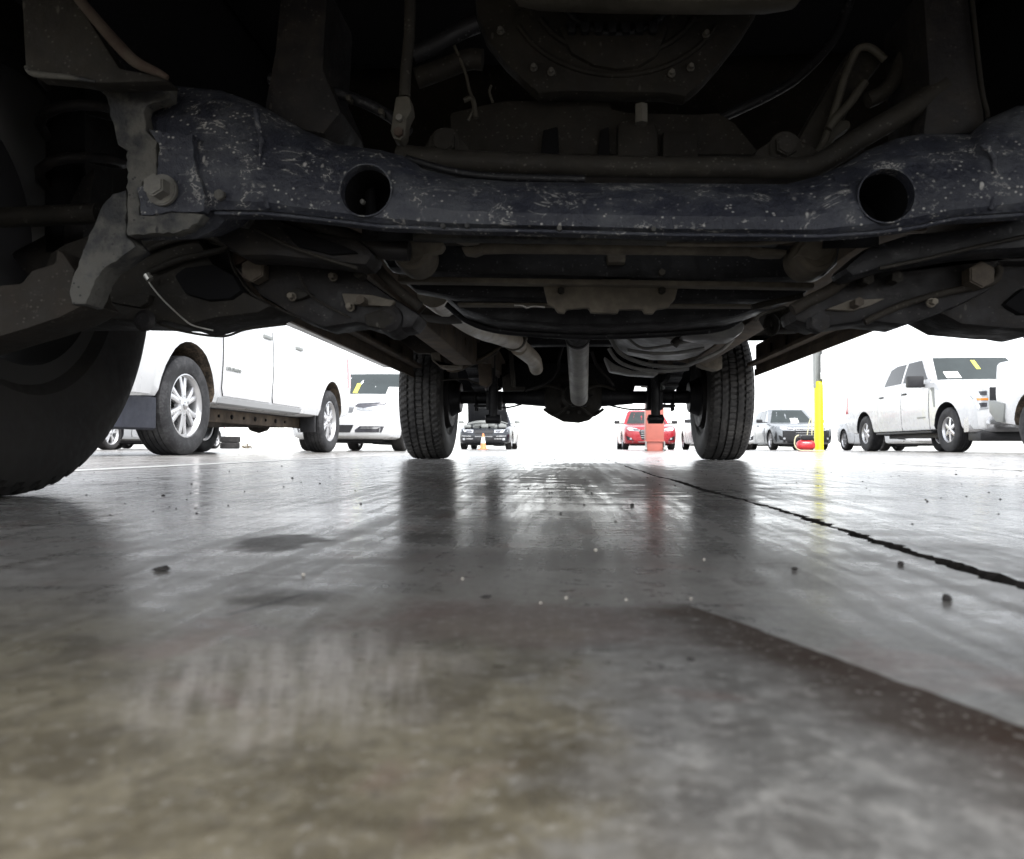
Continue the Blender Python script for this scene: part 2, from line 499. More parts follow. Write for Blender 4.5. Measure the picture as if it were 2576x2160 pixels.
    pm = n.M('MULTIPLY', n.ss(n.M('ADD', el, n.M('MULTIPLY', n.M('SUBTRACT', mid2, .5), 2.2)), 1.35, .0), n.ss(strk, .28, .74))
    c = n.mix(n.M('MULTIPLY', pm, .75), c, (.47, .435, .40))
    # dark damp smudge beside it and the darker trowel patch behind
    def blob(cx, cy, ax_, ay_, col, k, w=1.0, mt=0.0):
        nonlocal c, matte
        fx = n.M('DIVIDE', n.M('SUBTRACT', X, n.M('ADD', cx, n.M('MULTIPLY', wx, w))), ax_)
        fy = n.M('DIVIDE', n.M('SUBTRACT', Y, n.M('ADD', cy, n.M('MULTIPLY', wx, w * 1.4))), ay_)
        e = n.M('ADD', n.M('MULTIPLY', fx, fx), n.M('MULTIPLY', fy, fy))
        e = n.M('ADD', e, n.M('ADD', n.M('MULTIPLY', n.M('SUBTRACT', mid2, .5), 3.4), n.M('MULTIPLY', n.M('SUBTRACT', fine, .5), 1.2)))
        m = n.ss(e, 1.25, .3)
        c = n.mix(n.M('MULTIPLY', m, k), c, col)
        if mt: matte = n.M('MAXIMUM', matte, n.M('MULTIPLY', m, mt))
    blob(-.205, .53, .030, .05, (.060, .053, .048), .75, 1.0, .6)
    blob(-.02, .30, .07, .045, (.14, .105, .095), .5, 1.5, .3)
    blob(.16, 2.0, .30, 1.0, (.20, .165, .15), .45, 3, .55)
    blob(-.03, .47, .12, .05, (.15, .135, .13), .35, 1.5, .2)
    blob(.13, 2.9, .25, .5, (.15, .11, .10), .5, 3, .5)
    blob(-.125, .335, .035, .022, (.065, .06, .055), .6, 1.0, .45)
    for (xa, ya, xb, yb, w_) in ((-.1375, .296, -.122, .345, .0016), (-.122, .345, -.10, .352, .0008)):
        L_ = math.hypot(xb - xa, yb - ya); ux_, uy_ = (xb - xa) / L_, (yb - ya) / L_
        qx, qy = n.M('SUBTRACT', X, xa), n.M('SUBTRACT', Y, ya)
        al = n.M('ADD', n.M('MULTIPLY', qx, ux_), n.M('MULTIPLY', qy, uy_))
        ac = n.M('ADD', n.M('SUBTRACT', n.M('MULTIPLY', qx, uy_), n.M('MULTIPLY', qy, ux_)), n.M('MULTIPLY', wx, .15))
        sg = n.M('MULTIPLY', n.ss(n.M('ABSOLUTE', ac), w_ * 1.8, w_ * .4), n.M('MULTIPLY', n.ss(al, -.002, .004), n.ss(al, L_ + .002, L_ - .004)))
        c = n.mix(n.M('MULTIPLY', sg, .85), c, (.025, .022, .02))
    blob(.085, 2.3, .16, .8, (.17, .125, .115), .35, 3)
    blob(-.05, 1.55, .3, .5, (.20, .165, .155), .4, 3)
    blob(.35, 1.1, .5, .12, (.30, .295, .28), .3, 2)
    blob(-.75, 1.7, .7, .2, (.30, .295, .28), .3, 3)
    # hairline crack
    cy = n.M('ADD', n.M('ADD', .425, n.M('MULTIPLY', X, .22)), n.M('MULTIPLY', n.M('SUBTRACT', n.noise(n.vec(X, 0, 0), 14, 5, .6), .5), .07))
    cm = n.M('MULTIPLY', n.ss(n.M('ABSOLUTE', n.M('SUBTRACT', Y, cy)), .004, .0008), n.ss(n.noise(p, 18, 3), .42, .52))
    cm = n.M('MULTIPLY', cm, n.M('MULTIPLY', n.ss(X, -.35, -.15), n.ss(X, .24, .2)))
    c = n.mix(n.M('MULTIPLY', cm, .55), c, (.07, .05, .04))
    # fine scratches and tyre scuffs fanning from the rear wheel
    ux = n.M('ADD', n.M('MULTIPLY', X, .93), n.M('MULTIPLY', Y, .36))
    uy = n.M('SUBTRACT', n.M('MULTIPLY', Y, .93), n.M('MULTIPLY', X, .36))
    sc = n.noise(n.vec(n.M('MULTIPLY', ux, 30), n.M('MULTIPLY', uy, .9), 0), 1.0, 4, .6)
    sm = n.M('MULTIPLY', n.ss(sc, .55, .66), n.M('MULTIPLY', n.ss(Y, .9, 1.5), n.ss(n.M('ABSOLUTE', n.M('ADD', X, .45)), .55, .2)))
    c = n.mix(n.M('MULTIPLY', sm, .62), c, (.07, .067, .065))
    sc2 = n.noise(n.vec(n.M('MULTIPLY', n.M('SUBTRACT', X, n.M('MULTIPLY', Y, .06)), 60), n.M('MULTIPLY', Y, .7), 3), 1.0, 3, .6)
    sm2 = n.M('MULTIPLY', n.ss(sc2, .60, .70), n.M('MULTIPLY', n.ss(Y, .5, .9), n.ss(n.M('ABSOLUTE', n.M('SUBTRACT', X, .0)), .5, .1)))
    c = n.mix(n.M('MULTIPLY', sm2, .45), c, (.45, .44, .43))
    # saw-cut cross joints
    yj = n.M('ABSOLUTE', n.M('SUBTRACT', n.M('MODULO', n.M('ADD', Y, 20 - 2.55), 4.6), 2.3))
    jm = n.ss(n.M('ADD', yj, n.M('MULTIPLY', wx, .08)), .007, .003)
    c = n.mix(n.M('MULTIPLY', jm, .8), c, (.05, .045, .04))
    grit = n.noise(p, 230, 4, .7)
    c = n.mix(n.M('MULTIPLY', n.ss(grit, .56, .66), .35), c, (.40, .385, .36))
    c = n.mix(n.M('MULTIPLY', n.ss(grit, .45, .36), .40), c, (.07, .062, .055))
    pit = n.voro(p, 130)
    c = n.mix(n.M('MULTIPLY', n.M('MULTIPLY', n.ss(pit, .20, .10), n.ss(mid2, .54, .64)), .5), c, (.045, .04, .036))
    h = n.M('ADD', n.M('ADD', n.M('MULTIPLY', swirl, 1.2), n.M('MULTIPLY', fine, .30)), n.M('ADD', n.M('MULTIPLY', mid, .8), n.M('MULTIPLY', vfine, .08)))
    n.bump(h, .13, .0014)
    ro = n.M('ADD', n.M('ADD', n.ln(swirl, .38, .64, .08, .19), n.ln(ry_, .4, .65, -.02, .10)), n.ln(fine, .3, .7, -.03, .08))
    ro = n.M('ADD', ro, n.M('MULTIPLY', n.ss(Y, .8, .25), .12))
    ro = n.M('ADD', n.M('ADD', ro, .04), n.M('MULTIPLY', st, .25))
    matte = n.M('MAXIMUM', matte, n.M('MULTIPLY', st, .85))
    matte = n.M('MAXIMUM', matte, n.M('MULTIPLY', pm, .5))
    sp = n.M('MULTIPLY', n.M('MULTIPLY', n.ln(mid, .38, .62, .34, .22), n.M('SUBTRACT', 1.0, matte)), 1.0)
    ro = n.M('ADD', ro, n.M('MULTIPLY', matte, .25))
    return n.done(c, ro, 0, sp)
M_['concrete'] = concrete()

# ------------------------------------------------------------------ ground with an open, ragged joint
def build_ground():
    bm = bmesh.new()
    ys = [-6.0]
    y = -.4
    while y < 12:
        ys.append(y)
        y += .006 if y < 1.2 else (.02 if y < 3 else (.08 if y < 6 else .3))
    ys += [14, 20, 40, 120, 600]
    L, Rr, Bm = [], [], []
    wl = wr = 0
    for y in ys:
        xc = .222 + .006 * math.sin(y * 2.1) + .0035 * math.sin(y * 9.0) - .007 * max(0, y - 1) * .6
        wl = wl * .6 + random.uniform(-.0026, .0026) - (random.random() < .05) * .004
        wr = wr * .6 + random.uniform(-.0026, .0026) + (random.random() < .05) * .004
        hw = .0054 + .0015 * math.sin(y * 5 + 1) - .0012 * min(max(y - .8, 0), 2)
        if y > 3: wl = wr = 0
        L.append(bm.verts.new((xc - hw + wl, y, 0)))
        Rr.append(bm.verts.new((xc + hw + wr, y, 0)))
        Bm.append(bm.verts.new((xc, y, -.011)))
    E = 900
    l0, l1 = bm.verts.new((-E, 600, 0)), bm.verts.new((-E, -6, 0))
    bm.faces.new([*L, l0, l1])
    r0, r1 = bm.verts.new((E, -6, 0)), bm.verts.new((E, 600, 0))
    bm.faces.new([r0, r1, *Rr[::-1]])
    for i in range(len(ys) - 1):
        for a, b in ((L, Bm), (Bm, Rr)):
            f = bm.faces.new([a[i], a[i + 1], b[i + 1], b[i]])
            f.material_index = 1
    bmesh.ops.triangulate(bm, faces=[f for f in bm.faces if len(f.verts) > 4])
    for f in bm.faces:
        f.normal_update()
        if f.normal.z < 0: f.normal_flip()
    me = bpy.data.meshes.new('ground')
    bm.to_mesh(me); bm.free()
    me.materials.append(M_['concrete']); me.materials.append(M_['groove'])
    o = link_mesh('ground', me)
    tag(o, kind='structure')
build_ground()

def paint_line(x0, y0, x1, y1, w):
    bm = bmesh.new()
    d = Vector((x1 - x0, y1 - y0, 0)); n = Vector((-d.y, d.x, 0)).normalized() * w / 2
    a, b = Vector((x0, y0, .0012)), Vector((x1, y1, .0012))
    bm.faces.new([bm.verts.new(v) for v in (a - n, b - n, b + n, a + n)])
    o = link_mesh('parking_line', bm_mesh('parking_line', bm, M_['line_paint']))
    tag(o, kind='structure')
paint_line(-1.36, 1.9, -1.62, 9.0, .09)
paint_line(1.44, 1.9, 1.50, 9.0, .09)
paint_line(4.55, 2.5, 4.6, 14.0, .09)
for k in range(8):
    paint_line(-10.6 + k * 2.85, 20.0, -10.6 + k * 2.85, 26.5, .1)

# ------------------------------------------------------------------ wheels
_mesh = {}
def tyre_mesh(Rt, W, rim, seg=128, blocks=False, mat='tyre'):
    key = ('t', Rt, W, rim, seg, blocks, mat)
    if key in _mesh: return _mesh[key]
    d = Rt - rim
    g = .009 if Rt > .3 else .006
    half = [(-.40 * W, rim - .004), (-.455 * W, rim + .01), (-.485 * W, rim + .3 * d), (-.5 * W, rim + .5 * d),
            (-.485 * W, rim + .72 * d), (-.455 * W, rim + .86 * d), (-.43 * W, Rt - .013), (-.395 * W, Rt - .004)]
    prof = list(half)
    gx = [-.25, -.085, .085, .25]
    tread = [(-.33 * W, Rt - .001)]
    for a in gx:
        tread += [((a - .022) * W, Rt), ((a - .016) * W, Rt - g), ((a + .016) * W, Rt - g), ((a + .022) * W, Rt)]
        if a < .2: tread.append(((a + .0825) * W, Rt + .001))
    tread.append((.33 * W, Rt - .001))
    prof += tread + [(-a, r) for a, r in half[::-1]]
    n0 = len(half)
    def rf(j, k, r):
        if blocks and r > Rt - .02:
            a = prof[j][0] / W
            rib = abs(a) > .27
            ph = 0 if rib else 3
            if (k + (ph if rib else 2) + int(a * 14)) % 4 == 0 and (rib or abs(a) < .3):
                return r - (.009 if rib else .007)
        return r
    bm = bmesh.new()
    add_lathe(bm, prof, (0, 0, 0), 'x', seg, close=True, radfn=rf)
    _mesh[key] = bm_mesh('tyre', bm, M_[mat], angle=28)
    return _mesh[key]

def rim_mesh(rim, W, n=6, twin=True, style=0, mat='alloy', seg=56):
    key = ('r', rim, W, n, twin, style, mat)
    if key in _mesh: return _mesh[key]
    bm = bmesh.new()
    xo = .40 * W
    add_lathe(bm, [(xo + .006, rim + .004), (xo + .008, rim - .006), (xo - .008, rim - .016), (xo - .03, rim - .026), (-xo, rim - .03),
                   (-xo, rim - .002), (xo - .02, rim - .002)], (0, 0, 0), 'x', seg, close=True)
    # dark drum behind the spokes
    add_lathe(bm, [(xo - .10, rim * .80), (xo - .085, rim * .80)], (0, 0, 0), 'x', 40, mi=1)
    hx = xo - .02
    add_lathe(bm, [(hx - .03, .25 * rim + .02), (hx + .0, .25 * rim + .015), (hx + .012, .17 * rim), (hx + .016, .05 * rim)], (0, 0, 0), 'x', 36)
    for i in range(n):
        offs = (-.15, .15) if twin else (0,)
        for da in offs:
            th = 2 * math.pi * i / n + math.pi / 2
            wi = rim * (.19 if twin else .34)
            wo_ = rim * (.17 if twin else .26)
            t = bmesh.new()
            r0, r1 = rim * .22, rim - .014
            a0, a1 = th + da * .55, th + da * (1.25 if twin else 1)
            P0 = Vector((0, math.cos(a0), math.sin(a0))); P1 = Vector((0, math.cos(a1), math.sin(a1)))
            rows = []
            for s_ in (0, .35, .7, 1.0):
                rr = r0 + (r1 - r0) * s_
                pc = (P0 * (1 - s_) + P1 * s_).normalized() * rr
                tg = Vector((0, -pc.z, pc.y)).normalized()
                w = (wi * (1 - s_) + wo_ * s_) / 2
                x1 = hx + .010 - .012 * s_
                x0 = x1 - .034
                rows.append([t.verts.new(Vector((x0, 0, 0)) + pc - tg * w), t.verts.new(Vector((x1 - .006, 0, 0)) + pc - tg * w),
                             t.verts.new(Vector((x1, 0, 0)) + pc - tg * w * .6), t.verts.new(Vector((x1, 0, 0)) + pc + tg * w * .6),
                             t.verts.new(Vector((x1 - .006, 0, 0)) + pc + tg * w), t.verts.new(Vector((x0, 0, 0)) + pc + tg * w)])
            for a, b in zip(rows[:-1], rows[1:]):
                for k in range(6):
                    t.faces.new([a[k], a[(k + 1) % 6], b[(k + 1) % 6], b[k]])
            t.faces.new(rows[0]); t.faces.new(rows[-1][::-1])
            merge(bm, t)
    _mesh[key] = bm_mesh('rim', bm, [M_[mat], M_['alloy_dark']], angle=35)
    return _mesh[key]

def hub_mesh(rim, W, n=6, mat='chrome'):
    key = ('h', rim, W, n, mat)
    if key in _mesh: return _mesh[key]
    bm = bmesh.new()
    hx = .40 * W - .02
    add_lathe(bm, [(hx - .05, .13 * rim), (hx + .014, .13 * rim), (hx + .022, .10 * rim), (hx + .024, .03 * rim)], (0, 0, 0), 'x', 24)
    for i in range(n):
        th = 2 * math.pi * (i + .5) / n
        y, z = .30 * rim * math.cos(th), .30 * rim * math.sin(th)
        add_cyl(bm, (hx - .045, y, z), (hx + .012, y, z), .010, .008, 6)
    _mesh[key] = bm_mesh('wheel', bm, M_[mat], angle=35)
    return _mesh[key]

def wheel(parent, x, y, Rt, W, rim, side, n=6, twin=True, blocks=False, seg=96, tmat='tyre', rmat='alloy', steer=0.0, world=False):
    """side +1: outer face towards +x"""
    h = link_mesh('wheel', hub_mesh(rim, W, 6 if n > 5 else 5), parent, world)
    h.location = (x, y, Rt)
    h.rotation_euler = (0, 0, (0 if side > 0 else math.pi) + steer)
    link_mesh('tyre', tyre_mesh(Rt, W, rim, seg, blocks, tmat), h)
    link_mesh('rim', rim_mesh(rim, W, n, twin, mat=rmat), h)
    return h

# ------------------------------------------------------------------ vehicles
def ring_section(y, hw, zb, zt, crown=.02, tuck=.0):
    H = zt - zb
    half = [(0, zb), (hw - .12, zb), (hw - .045 - tuck, zb + .03), (hw - .02 - tuck * .6, zb + .12 * H), (hw - .006, zb + .34 * H), (hw, zb + .52 * H),
            (hw - .004, zb + .68 * H), (hw - .018, zb + .82 * H), (hw - .045, zt - .05 * H), (hw - .10, zt - .008), (hw - .22, zt + crown * .5), (0, zt + crown)]
    full = [(x, z) for x, z in half] + [(-x, z) for x, z in half[-2:0:-1]]
    return [Vector((x, y, z)) for x, z in full]

def box_section(y, hw, zb, zt, crown=.015):
    H = zt - zb
    half = [(0, zb), (hw - .10, zb), (hw - .04, zb + .02), (hw - .015, zb + .10 * H), (hw - .004, zb + .30 * H), (hw + .004, zb + .50 * H),
            (hw - .002, zb + .68 * H), (hw - .010, zb + .84 * H), (hw - .020, zt - .04), (hw - .045, zt - .008), (hw - .16, zt + crown * .4), (0, zt + crown)]
    full = [(x, z) for x, z in half] + [(-x, z) for x, z in half[-2:0:-1]]
    return [Vector((x, y, z)) for x, z in full]

def loft(secs):
    bm = bmesh.new()
    rings = [[bm.verts.new(p) for p in s] for s in secs]
    n = len(rings[0])
    for a, b in zip(rings[:-1], rings[1:]):
        for k in range(n):
            bm.faces.new([a[k], a[(k + 1) % n], b[(k + 1) % n], b[k]])
    bm.faces.new(rings[0][::-1]); bm.faces.new(rings[-1])
    return bm

def bvh_of(me):
    return BVHTree.FromPolygons([v.co for v in me.vertices], [list(p.vertices) for p in me.polygons])

def hit(bvh, axis, a, b, side=1):
    """axis 'y': a=x, b=z seen from the front; axis 'Y': from the rear; 'x': a=y, b=z seen from side"""
    if axis == 'y': o, d = Vector((a, -3, b)), Vector((0, 1, 0))
    elif axis == 'Y': o, d = Vector((a, 12, b)), Vector((0, -1, 0))
    else: o, d = Vector((side * 4, a, b)), Vector((-side, 0, 0))
    r = bvh.ray_cast(o, d, 14)
    if r[0] is None or (axis == 'x' and abs(r[0].x) < .45):
        q = bvh.find_nearest(o)
        r = bvh.find_nearest(Vector((o.x if axis != 'x' else side * .8, o.y if axis == 'x' else (0 if axis == 'y' else 5), o.z)))
        return r[0], d
    return r[0], d

def decal(name, bvh, poly, axis, mats, parent, side=1, off=.006, back=.02, cuts=3, rim_mat=False):
    bm = bmesh.new()
    # poly of (a, b) -> place flat first
    def P(a, b): return Vector((a, 0, b)) if axis in 'yY' else Vector((0, a, b))
    f = bm.faces.new([bm.verts.new(P(a, b)) for a, b in poly])
    bmesh.ops.triangulate(bm, faces=[f])
    for _ in range(1):
        bmesh.ops.subdivide_edges(bm, edges=list(bm.edges), cuts=cuts, use_grid_fill=True)
    for v in bm.verts:
        a, b = (v.co.x, v.co.z) if axis in 'yY' else (v.co.y, v.co.z)
        h, d = hit(bvh, axis, a, b, side)
        v.co = h - d * off
    be = [e for e in bm.edges if len(e.link_faces) == 1]
    r = bmesh.ops.extrude_edge_only(bm, edges=be)
    dd = {'y': Vector((0, 1, 0)), 'Y': Vector((0, -1, 0)), 'x': Vector((-side, 0, 0))}[axis]
    for e in r['geom']:
        if isinstance(e, bmesh.types.BMVert): e.co += dd * back
        if isinstance(e, bmesh.types.BMFace) and rim_mat: e.material_index = 1
    me = bm_mesh(name, bm, mats, angle=30)
    return link_mesh(name, me, parent)

def vehicle(name, label, cat, loc, P, group=None, rz=0.0):
    """front faces -y; origin on the ground at the middle of the front axle line"""
    root = empty(name, loc, rz)
    tag(root, label, cat, group)
    paint = M_[P['paint']]
    hw = P['W'] / 2
    secs = [(box_section if P.get('boxy') else ring_section)(*s) for s in P['st']]
    bm = loft(secs)
    cut = []
    ya, yr = P['ya'], P['yr']
    ar = P['arch']
    for yy in (ya, yr):
        for s in (1, -1):
            t = bmesh.new()
            add_lathe(t, [(s * (hw - .36), ar), (s * (hw + .25), ar)], (0, 0, 0), 'x', 32)
            for v in t.verts: v.co = Vector((v.co.x, v.co.y + yy, P['R'] + v.co.z * P.get('az', 1.0)))
            cut.append(t)
    bm = boolean(bm, cut)
    for f in bm.faces:
        for yy in (ya, yr):
            if all(math.hypot(v.co.y - yy, (v.co.z - P['R']) / P.get('az', 1.0)) < ar * 1.02 and abs(v.co.x) > hw - .4 for v in f.verts): f.material_index = 1
    me = bm_mesh('body', bm, [paint, M_[P.get('liner', 'black_plastic')]], angle=32)
    body = link_mesh('body', me, root)
    bb = bvh_of(me)
    # greenhouse
    g = P['gh']   # y0,y1 (base front/rear) y2,y3 (roof front/rear) zb zr hwb hwr
    y0, y1, y2, y3, zb, zr, wb, wr = g
    rows = []
    gb = bmesh.new()
    for t in (0, .25, .5, .75, .92, 1.0, 1.03):
        tt = min(t, 1)
        cr = 0 if t < .95 else (.06 if t < 1.01 else .22)
        ww = wb + (wr - wb) * (tt ** 1.15) - cr * .6
        ya_, yb_ = y0 + (y2 - y0) * tt + cr * 1.2, y1 + (y3 - y1) * tt - cr * 1.2
        z = zb + (zr - zb) * (tt if t < 1.01 else 1.0) + (.018 if t > 1.01 else 0)
        bow = .10 * (1 - .4 * tt)
        ring = []
        for kx in (-1, -.92, -.6, -.2, .2, .6, .92, 1):
            ring.append((kx * ww, ya_ + bow * (kx * kx) - (.0)))
        for k in range(1, 8):
            q = k / 8
            ring.append((ww * (1 + .012 * math.sin(q * math.pi)), ya_ + bow + (yb_ - ya_ - bow * 1.6) * q))
        for kx in (1, .92, .6, .2, -.2, -.6, -.92, -1):
            ring.append((kx * ww, yb_ - bow * .6 * (kx * kx)))
        for k in range(7, 0, -1):
            q = k / 8
            ring.append((-ww * (1 + .012 * math.sin(q * math.pi)), ya_ + bow + (yb_ - ya_ - bow * 1.6) * q))
        rows.append([gb.verts.new((x, y, z)) for x, y in ring])
    n = len(rows[0])
    for a, b in zip(rows[:-1], rows[1:]):
        for k in range(n): gb.faces.new([a[k], a[(k + 1) % n], b[(k + 1) % n], b[k]])
    gb.faces.new(rows[0][::-1]); gb.faces.new(rows[-1])
    cm = bm_mesh('cab', gb, paint, angle=38)
    cab = link_mesh('roof', cm, root)
    cb = bvh_of(cm)
    # windscreen, rear window
    if P.get('screen', True):
        zt = zr - .05
        ws = decal('windshield', cb, [(-wb + .09, zb + .02), (wb - .09, zb + .02), (wr - .09, zt), (-wr + .09, zt)], 'y', M_[P.get('glass', 'glass')], root, off=.005, cuts=4)
        if P.get('tagx') is not None:
            tx, tz = P['tagx']
            decal('paper_tag', cb, [(tx - .04, tz - .1), (tx + .04, tz - .1), (tx + .04, tz + .1), (tx - .04, tz + .1)], 'y', M_['tag_yellow'], ws, off=.010, cuts=1, back=.003)
        tx = P.get('paperx')
        if tx is not None:
            decal('paper_sheet', cb, [(tx - .13, zb + .06), (tx + .13, zb + .06), (tx + .13, zb + .2), (tx - .13, zb + .2)], 'y', M_['paper'], ws, off=.010, cuts=1, back=.003)
    for s in (1, -1):
        for w in P['win']:
            decal('window', cb, w, 'x', M_[P.get('sglass', 'glass')], root, side=s, off=.005)
        for i, (dy0, dy1, dz0, dz1) in enumerate(P['doors']):
            d = decal('door', bb, [(dy0 + .03, dz0), (dy1 - .03, dz0), (dy1, dz0 + .06), (dy1, dz1), (dy0, dz1), (dy0, dz0 + .06)], 'x', [paint, M_['gap']], root, side=s, off=.010, back=.014, cuts=3, rim_mat=True)
            hb = bmesh.new()
            hz = P['hz']; hy = dy1 - .13
            h, _ = hit(bb, 'x', hy, hz, s)
            add_box(hb, h.x - .03, h.x + .03, hy - .10, hy + .09, hz - .018, hz + .018, .008)
            link_mesh('handle', bm_mesh('handle', hb, M_[P.get('hmat', P['paint'])], angle=40), d)
        # mirror
        my, mz = P['mir']
        mb = bmesh.new()
        msz = P.get('msz', (.20, .09, .13))
        xx = s * (hw + msz[0] * .55)
        add_box(mb, xx - msz[0] / 2, xx + msz[0] / 2, my - msz[1] / 2, my + msz[1] / 2, mz - msz[2] / 2, mz + msz[2] / 2, .03)
        add_box(mb, min(s * (hw - .16), xx), max(s * (hw - .16), xx), my - .02, my + .03, mz - msz[2] * .45, mz - msz[2] * .2, .01)
        link_mesh('mirror', bm_mesh('mirror', mb, M_[P.get('mirmat', P['paint'])], angle=40), root)
    # wheels
    for yy in (ya, yr):
        for s in (1, -1):
            wheel(root, s * (hw - P['TW'] / 2 - .015), yy, P['R'], P['TW'], P['rim'], s, P.get('sp', 5), P.get('twin', True), seg=P.get('seg', 64), tmat=P.get('tmat', 'tyre'))
    # underside: pan, axle, exhaust
    ub = bmesh.new()
    zb0 = P['st'][4][2]
    add_box(ub, -hw + .3, hw - .3, .35, P['L'] - .4, zb0 - .05, zb0 + .02, .01)
    add_cyl(ub, (-hw + .25, yr, P['R']), (hw - .25, yr, P['R']), .05, seg=12)
    add_cyl(ub, (-hw + .25, ya, P['R'] - .02), (hw - .25, ya, P['R'] - .02), .035, seg=12)
    add_tube(ub, [(.25, ya + .3, zb0 - .04), (.28, 2.4, zb0 - .05), (.35, yr - .3, zb0 - .04), (.4, P['L'] - .2, zb0 - .03)], .035)
    link_mesh('underbody', bm_mesh('underbody', ub, M_['black_frame'], angle=40), root)
    return root, body, bb, cb

def mirrored(L): return [(-x, z) for x, z in L][::-1]

def front_part(name, bb, poly, mat, parent, both=True, off=.008, cuts=3, back=.03):
    a = decal(name, bb, poly, 'y', mat, parent, off=off, cuts=cuts, back=back)
    if both: return [a, decal(name, bb, mirrored(poly), 'y', mat, parent, off=off, cuts=cuts, back=back)]
    return [a]

SEDAN = dict(L=4.7, W=1.82, ya=.92, yr=3.68, R=.32, TW=.22, rim=.22, arch=.37, hz=.84, mir=(1.75, .98),
    gh=(1.45, 4.25, 2.15, 3.55, .88, 1.42, .80, .58), msz=(.2, .1, .12),
    win=[[(1.95, .93), (2.72, .93), (2.72, 1.36), (2.35, 1.36)], [(2.80, .93), (3.62, .93), (3.55, 1.22), (3.35, 1.36), (2.80, 1.36)]],
    doors=[(1.55, 2.72, .26, .87), (2.74, 3.55, .26, .87)])
def sedan_st(f0=.60, hz=.70, L=4.7, zt=.90, w=.91, nose=.0):
    return [(0, w - .38, .30, hz - .12 + nose), (.03, w - .24, .25, hz - .06 + nose), (.09, w - .14, .22, hz - .01), (.22, w - .06, .20, hz + .03), (.5, w - .01, .19, hz + .08),
            (.9, w, .19, hz + .13), (1.3, w, .19, hz + .17), (1.6, w, .19, zt - .02), (2.6, w, .19, zt), (3.6, w, .20, zt + .02), (4.2, w - .02, .22, zt + .04), (4.5, w - .08, .26, zt + .02), (L, w - .18, .35, zt - .04)]

# --- white crew truck on the left ------------------------------------------------
def pickup_params(W, L, ya, yr, Rt, TW, rim, hood, belt, roof, bed, cabf, cabr, paint='paint_white', zb=.42):
    hw = W / 2
    st = [(0, hw - .16, zb - .02, hood - .07), (.03, hw - .08, zb - .03, hood - .03), (.09, hw - .04, zb - .03, hood - .01), (.22, hw - .015, zb - .02, hood),
          (.6, hw - .005, zb, hood + .02), (cabf - .25, hw, zb, hood + .06), (cabf, hw, zb, belt), (cabr, hw, zb, belt),
          (cabr + .02, hw - .02, zb, belt), (cabr + .05, hw - .02, zb, bed), (cabr + .07, hw, zb, bed), (L - .5, hw, zb, bed), (L - .08, hw - .01, zb + .05, bed), (L, hw - .03, zb + .08, bed - .01)]
    return dict(L=L, W=W, ya=ya, yr=yr, R=Rt, TW=TW, rim=rim, paint=paint, st=st, arch=Rt + .07, hz=belt - .17, mir=(cabf + .42, belt + .12),
        gh=(cabf + .0, cabr - .01, cabf + .66, cabr - .10, belt - .01, roof, hw - .045, hw - .21), msz=(.24, .12, .2), mirmat='black_plastic',
        liner='mud', seg=128, boxy=True)

PC = pickup_params(1.88, 5.3, .92, 4.45, .385, .255, .245, 1.04, 1.31, 1.82, 1.34, 1.28, 3.40)
PC.update(doors=[(1.45, 2.52, .50, 1.2), (2.54, 3.38, .50, 1.2)], hz=1.13, az=1.14, arch=.435, tmat='tyre_dust', sp=6, twin=True, hmat='steel_grey',  # grey handle colour stands in for the shadows around white handles
    win=[[(1.95, 1.27), (2.50, 1.27), (2.50, 1.70), (2.25, 1.70)], [(2.58, 1.27), (3.28, 1.27), (3.22, 1.70), (2.58, 1.70)]], paint='paint_white')
c1, c1b, c1bb, c1cb = vehicle('pickup_truck', 'white pickup with lettered door and silver wheels on the left, beside the dark front tyre', 'pickup truck', (-3.86, 4.73, 0), PC)
# lower bumper valance, air deflector, trims
bm = bmesh.new()
hwC = .94
P_ = []
for yy, xx in ((-.02, 0), (-.02, .5), (.03, .72), (.14, .86), (.40, .905), (.475, .91)):
    P_.append((xx, yy))
prev = None
for s in (1, -1):
    rows = []
    for xx, yy in P_:
        rows.append([bm.verts.new((s * xx, yy + .0, .42)), bm.verts.new((s * xx, yy, .37)), bm.verts.new((s * (xx - .01), yy + .02, .20)), bm.verts.new((s * (max(xx - .05, 0)), yy + .05, .185)), bm.verts.new((s * max(xx - .06, 0), yy + .06, .42))])
    for a, b in zip(rows[:-1], rows[1:]):
        for k in range(5): bm.faces.new([a[k], a[(k + 1) % 5], b[(k + 1) % 5], b[k]])
    bm.faces.new(rows[-1])
bmesh.ops.remove_doubles(bm, verts=bm.verts, dist=1e-5)
link_mesh('air_dam', bm_mesh('air_dam', bm, M_['valance'], angle=40), c1)
